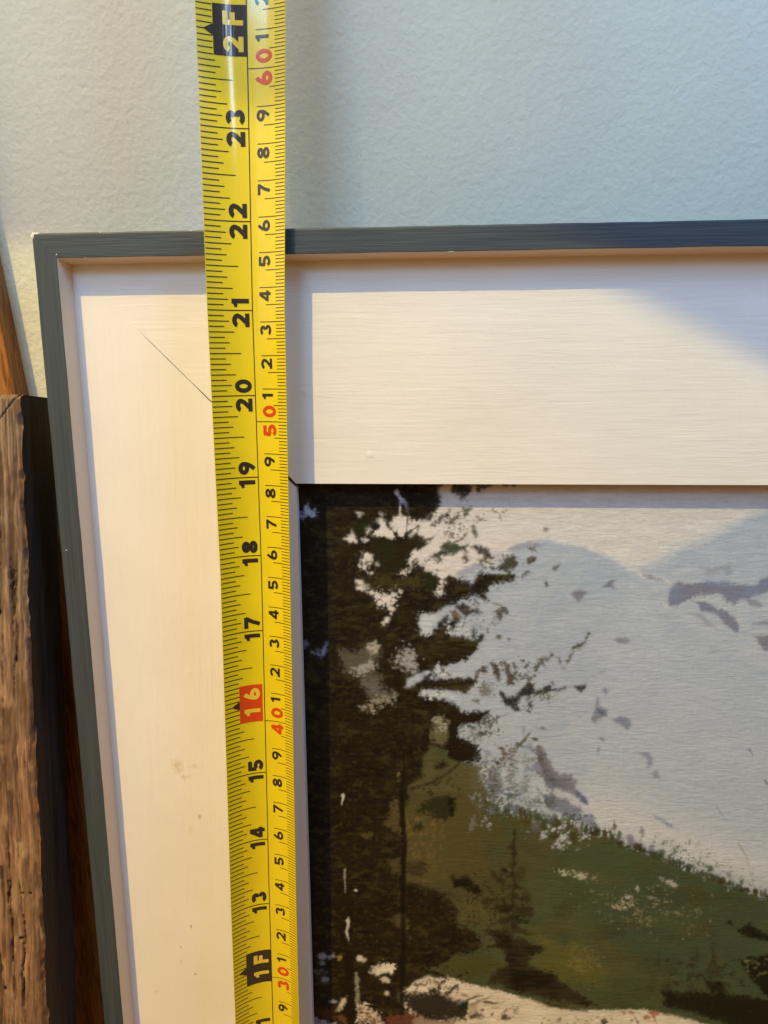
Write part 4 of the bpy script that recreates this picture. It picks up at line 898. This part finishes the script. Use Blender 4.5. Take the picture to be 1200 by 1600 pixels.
ew = (sstep(-0.05, -0.008, AA) * sstep(0.35, 0.55, fbm(BB * 2.5, AA * 3, 71, 3)) * 0.7)[..., None]; CW = CW * (1 - ew) + c_or * 0.85 * ew
pale = (sstep(0.24, 0.12, np.hypot((AA + 0.95) * 0.8, np.maximum(0, 9.45 - BB) * 0.5)) * (BB > 9.0))[..., None]; CW = CW * (1 - pale) + np.array([.52, .33, .14]) * (0.5 + 0.7 * m) * pale
CW = CW * (1 - 0.8 * np.maximum(np.maximum(crack, holes), split)[..., None]) * (1 - 0.45 * pit[..., None])
Ax = AA + edge * sstep(-0.35, 0, AA)
sx, sy, sz = slab_pt(Ax, BB, cz)
o = grid_obj('front_face', np.stack([sx, sy, sz], -1)[::-1] * IN, M_SLAB, slab, np.clip(CW, .01, .8)[::-1])
# right side: rough sawn face, its shade put into the dark colour
cv = np.linspace(0, -SL_T, 40); B2, C2 = np.meshgrid(bvv, cv, indexing='ij')
e2 = edge[:, -1][:, None] * sstep(-0.35, 0, C2) + 0.018 * (fbm(B2 * 1.6, C2 * 5, 81, 4) - 0.5)
C3 = C2 + (cz[:, -1])[:, None] * sstep(-0.3, 0, C2)
px, py, pz = slab_pt(e2, B2, C3)
sd = fbm(C2 * 14, B2 * 0.7, 85, 4)[..., None]; sd = np.clip(sd + 0.6 * (fbm(C2 * 40, B2 * 2.2, 88, 3)[..., None] - .5), 0, 1); CS = np.array([.016, .011, .008]) * (1 - sd) + np.array([.075, .050, .032]) * sd
o = grid_obj('side_face', np.stack([px, py, pz], -1)[::-1] * IN, M_SLAB, slab, CS[::-1]); o['label'] = 'sawn side of the slab with its shade put into the dark colour'
# top end and hidden faces
tv = [];
def sp_(a, b, c): q = slab_pt(a, b, c); return (q[0] * IN, q[1] * IN, q[2] * IN)
na = len(av)
v = [tuple(np.array([sx[0, i], sy[0, i], sz[0, i]]) * IN) for i in range(na)] + [sp_(float(av[i]) + float(edge[0, -1]) * (i == na - 1), 0.0, -SL_T) for i in range(na)]
f = [(i, i + 1, na + i + 1, na + i) for i in range(na - 1)]
M_END = mat_plain('end_grain', (0.17, 0.105, 0.06), 0.8, 0.2, 500, 0.0006)
mesh_obj('top_end', v, f, M_END, slab)
v = [sp_(-SL_W, 0, -SL_T), sp_(0, 0, -SL_T), sp_(0, SL_L, -SL_T), sp_(-SL_W, SL_L, -SL_T), sp_(-SL_W, 0, 0), sp_(-SL_W, SL_L, 0), sp_(0, SL_L, 0)]
mesh_obj('back_face', v, [(0, 1, 2, 3), (0, 3, 5, 4), (3, 2, 6, 5)], M_END, slab)

# ------------------------------------------------------------------ stained plank against the wall behind the slab
t = NT('stained_plank')
gn = t.noise(1, 5, 0.6, t.mapping((500, 30, 500)), 1.2)
M_PLANK = t.done(t.ramp(gn, [(0.35, (0.13, 0.045, 0.012)), (0.6, (0.40, 0.17, 0.04)), (0.75, (0.30, 0.11, 0.025))]), 0.45, t.bump(gn, 0.0003), 0.4)
plank = empty('wood_plank', 'orange brown stained plank leaning on the wall behind the weathered slab', 'plank', MF)
TP = 0.34
def pk(e, y, front):
    xr = -1.277 - (y + 1.0) * 0.0735; zw = WALL_Z - (0.30 - y) * math.tan(LEAN) + 0.01
    return ((xr - (2.2 if e else 0)) * IN, y * IN, (zw + (TP if front else 0)) * IN)
v = []; ysn = np.linspace(4.5, -21.2, 40)
for y in ysn:
    q = pk(0, y, True); r_ = 0.03 * IN
    v += [pk(0, y, False), (q[0], q[1], q[2] - r_), (q[0] - r_ * .3, q[1], q[2] - r_ * .3), (q[0] - r_, q[1], q[2]), pk(1, y, True), pk(1, y, False)]
n = 6; f = [tuple(range(n)), tuple((len(ysn) - 1) * n + k for k in range(n - 1, -1, -1))]
for i in range(len(ysn) - 1):
    for k in range(n): f.append((i * n + k, (i + 1) * n + k, (i + 1) * n + (k + 1) % n, i * n + (k + 1) % n))
mesh_obj('board', v, f, M_PLANK, plank)
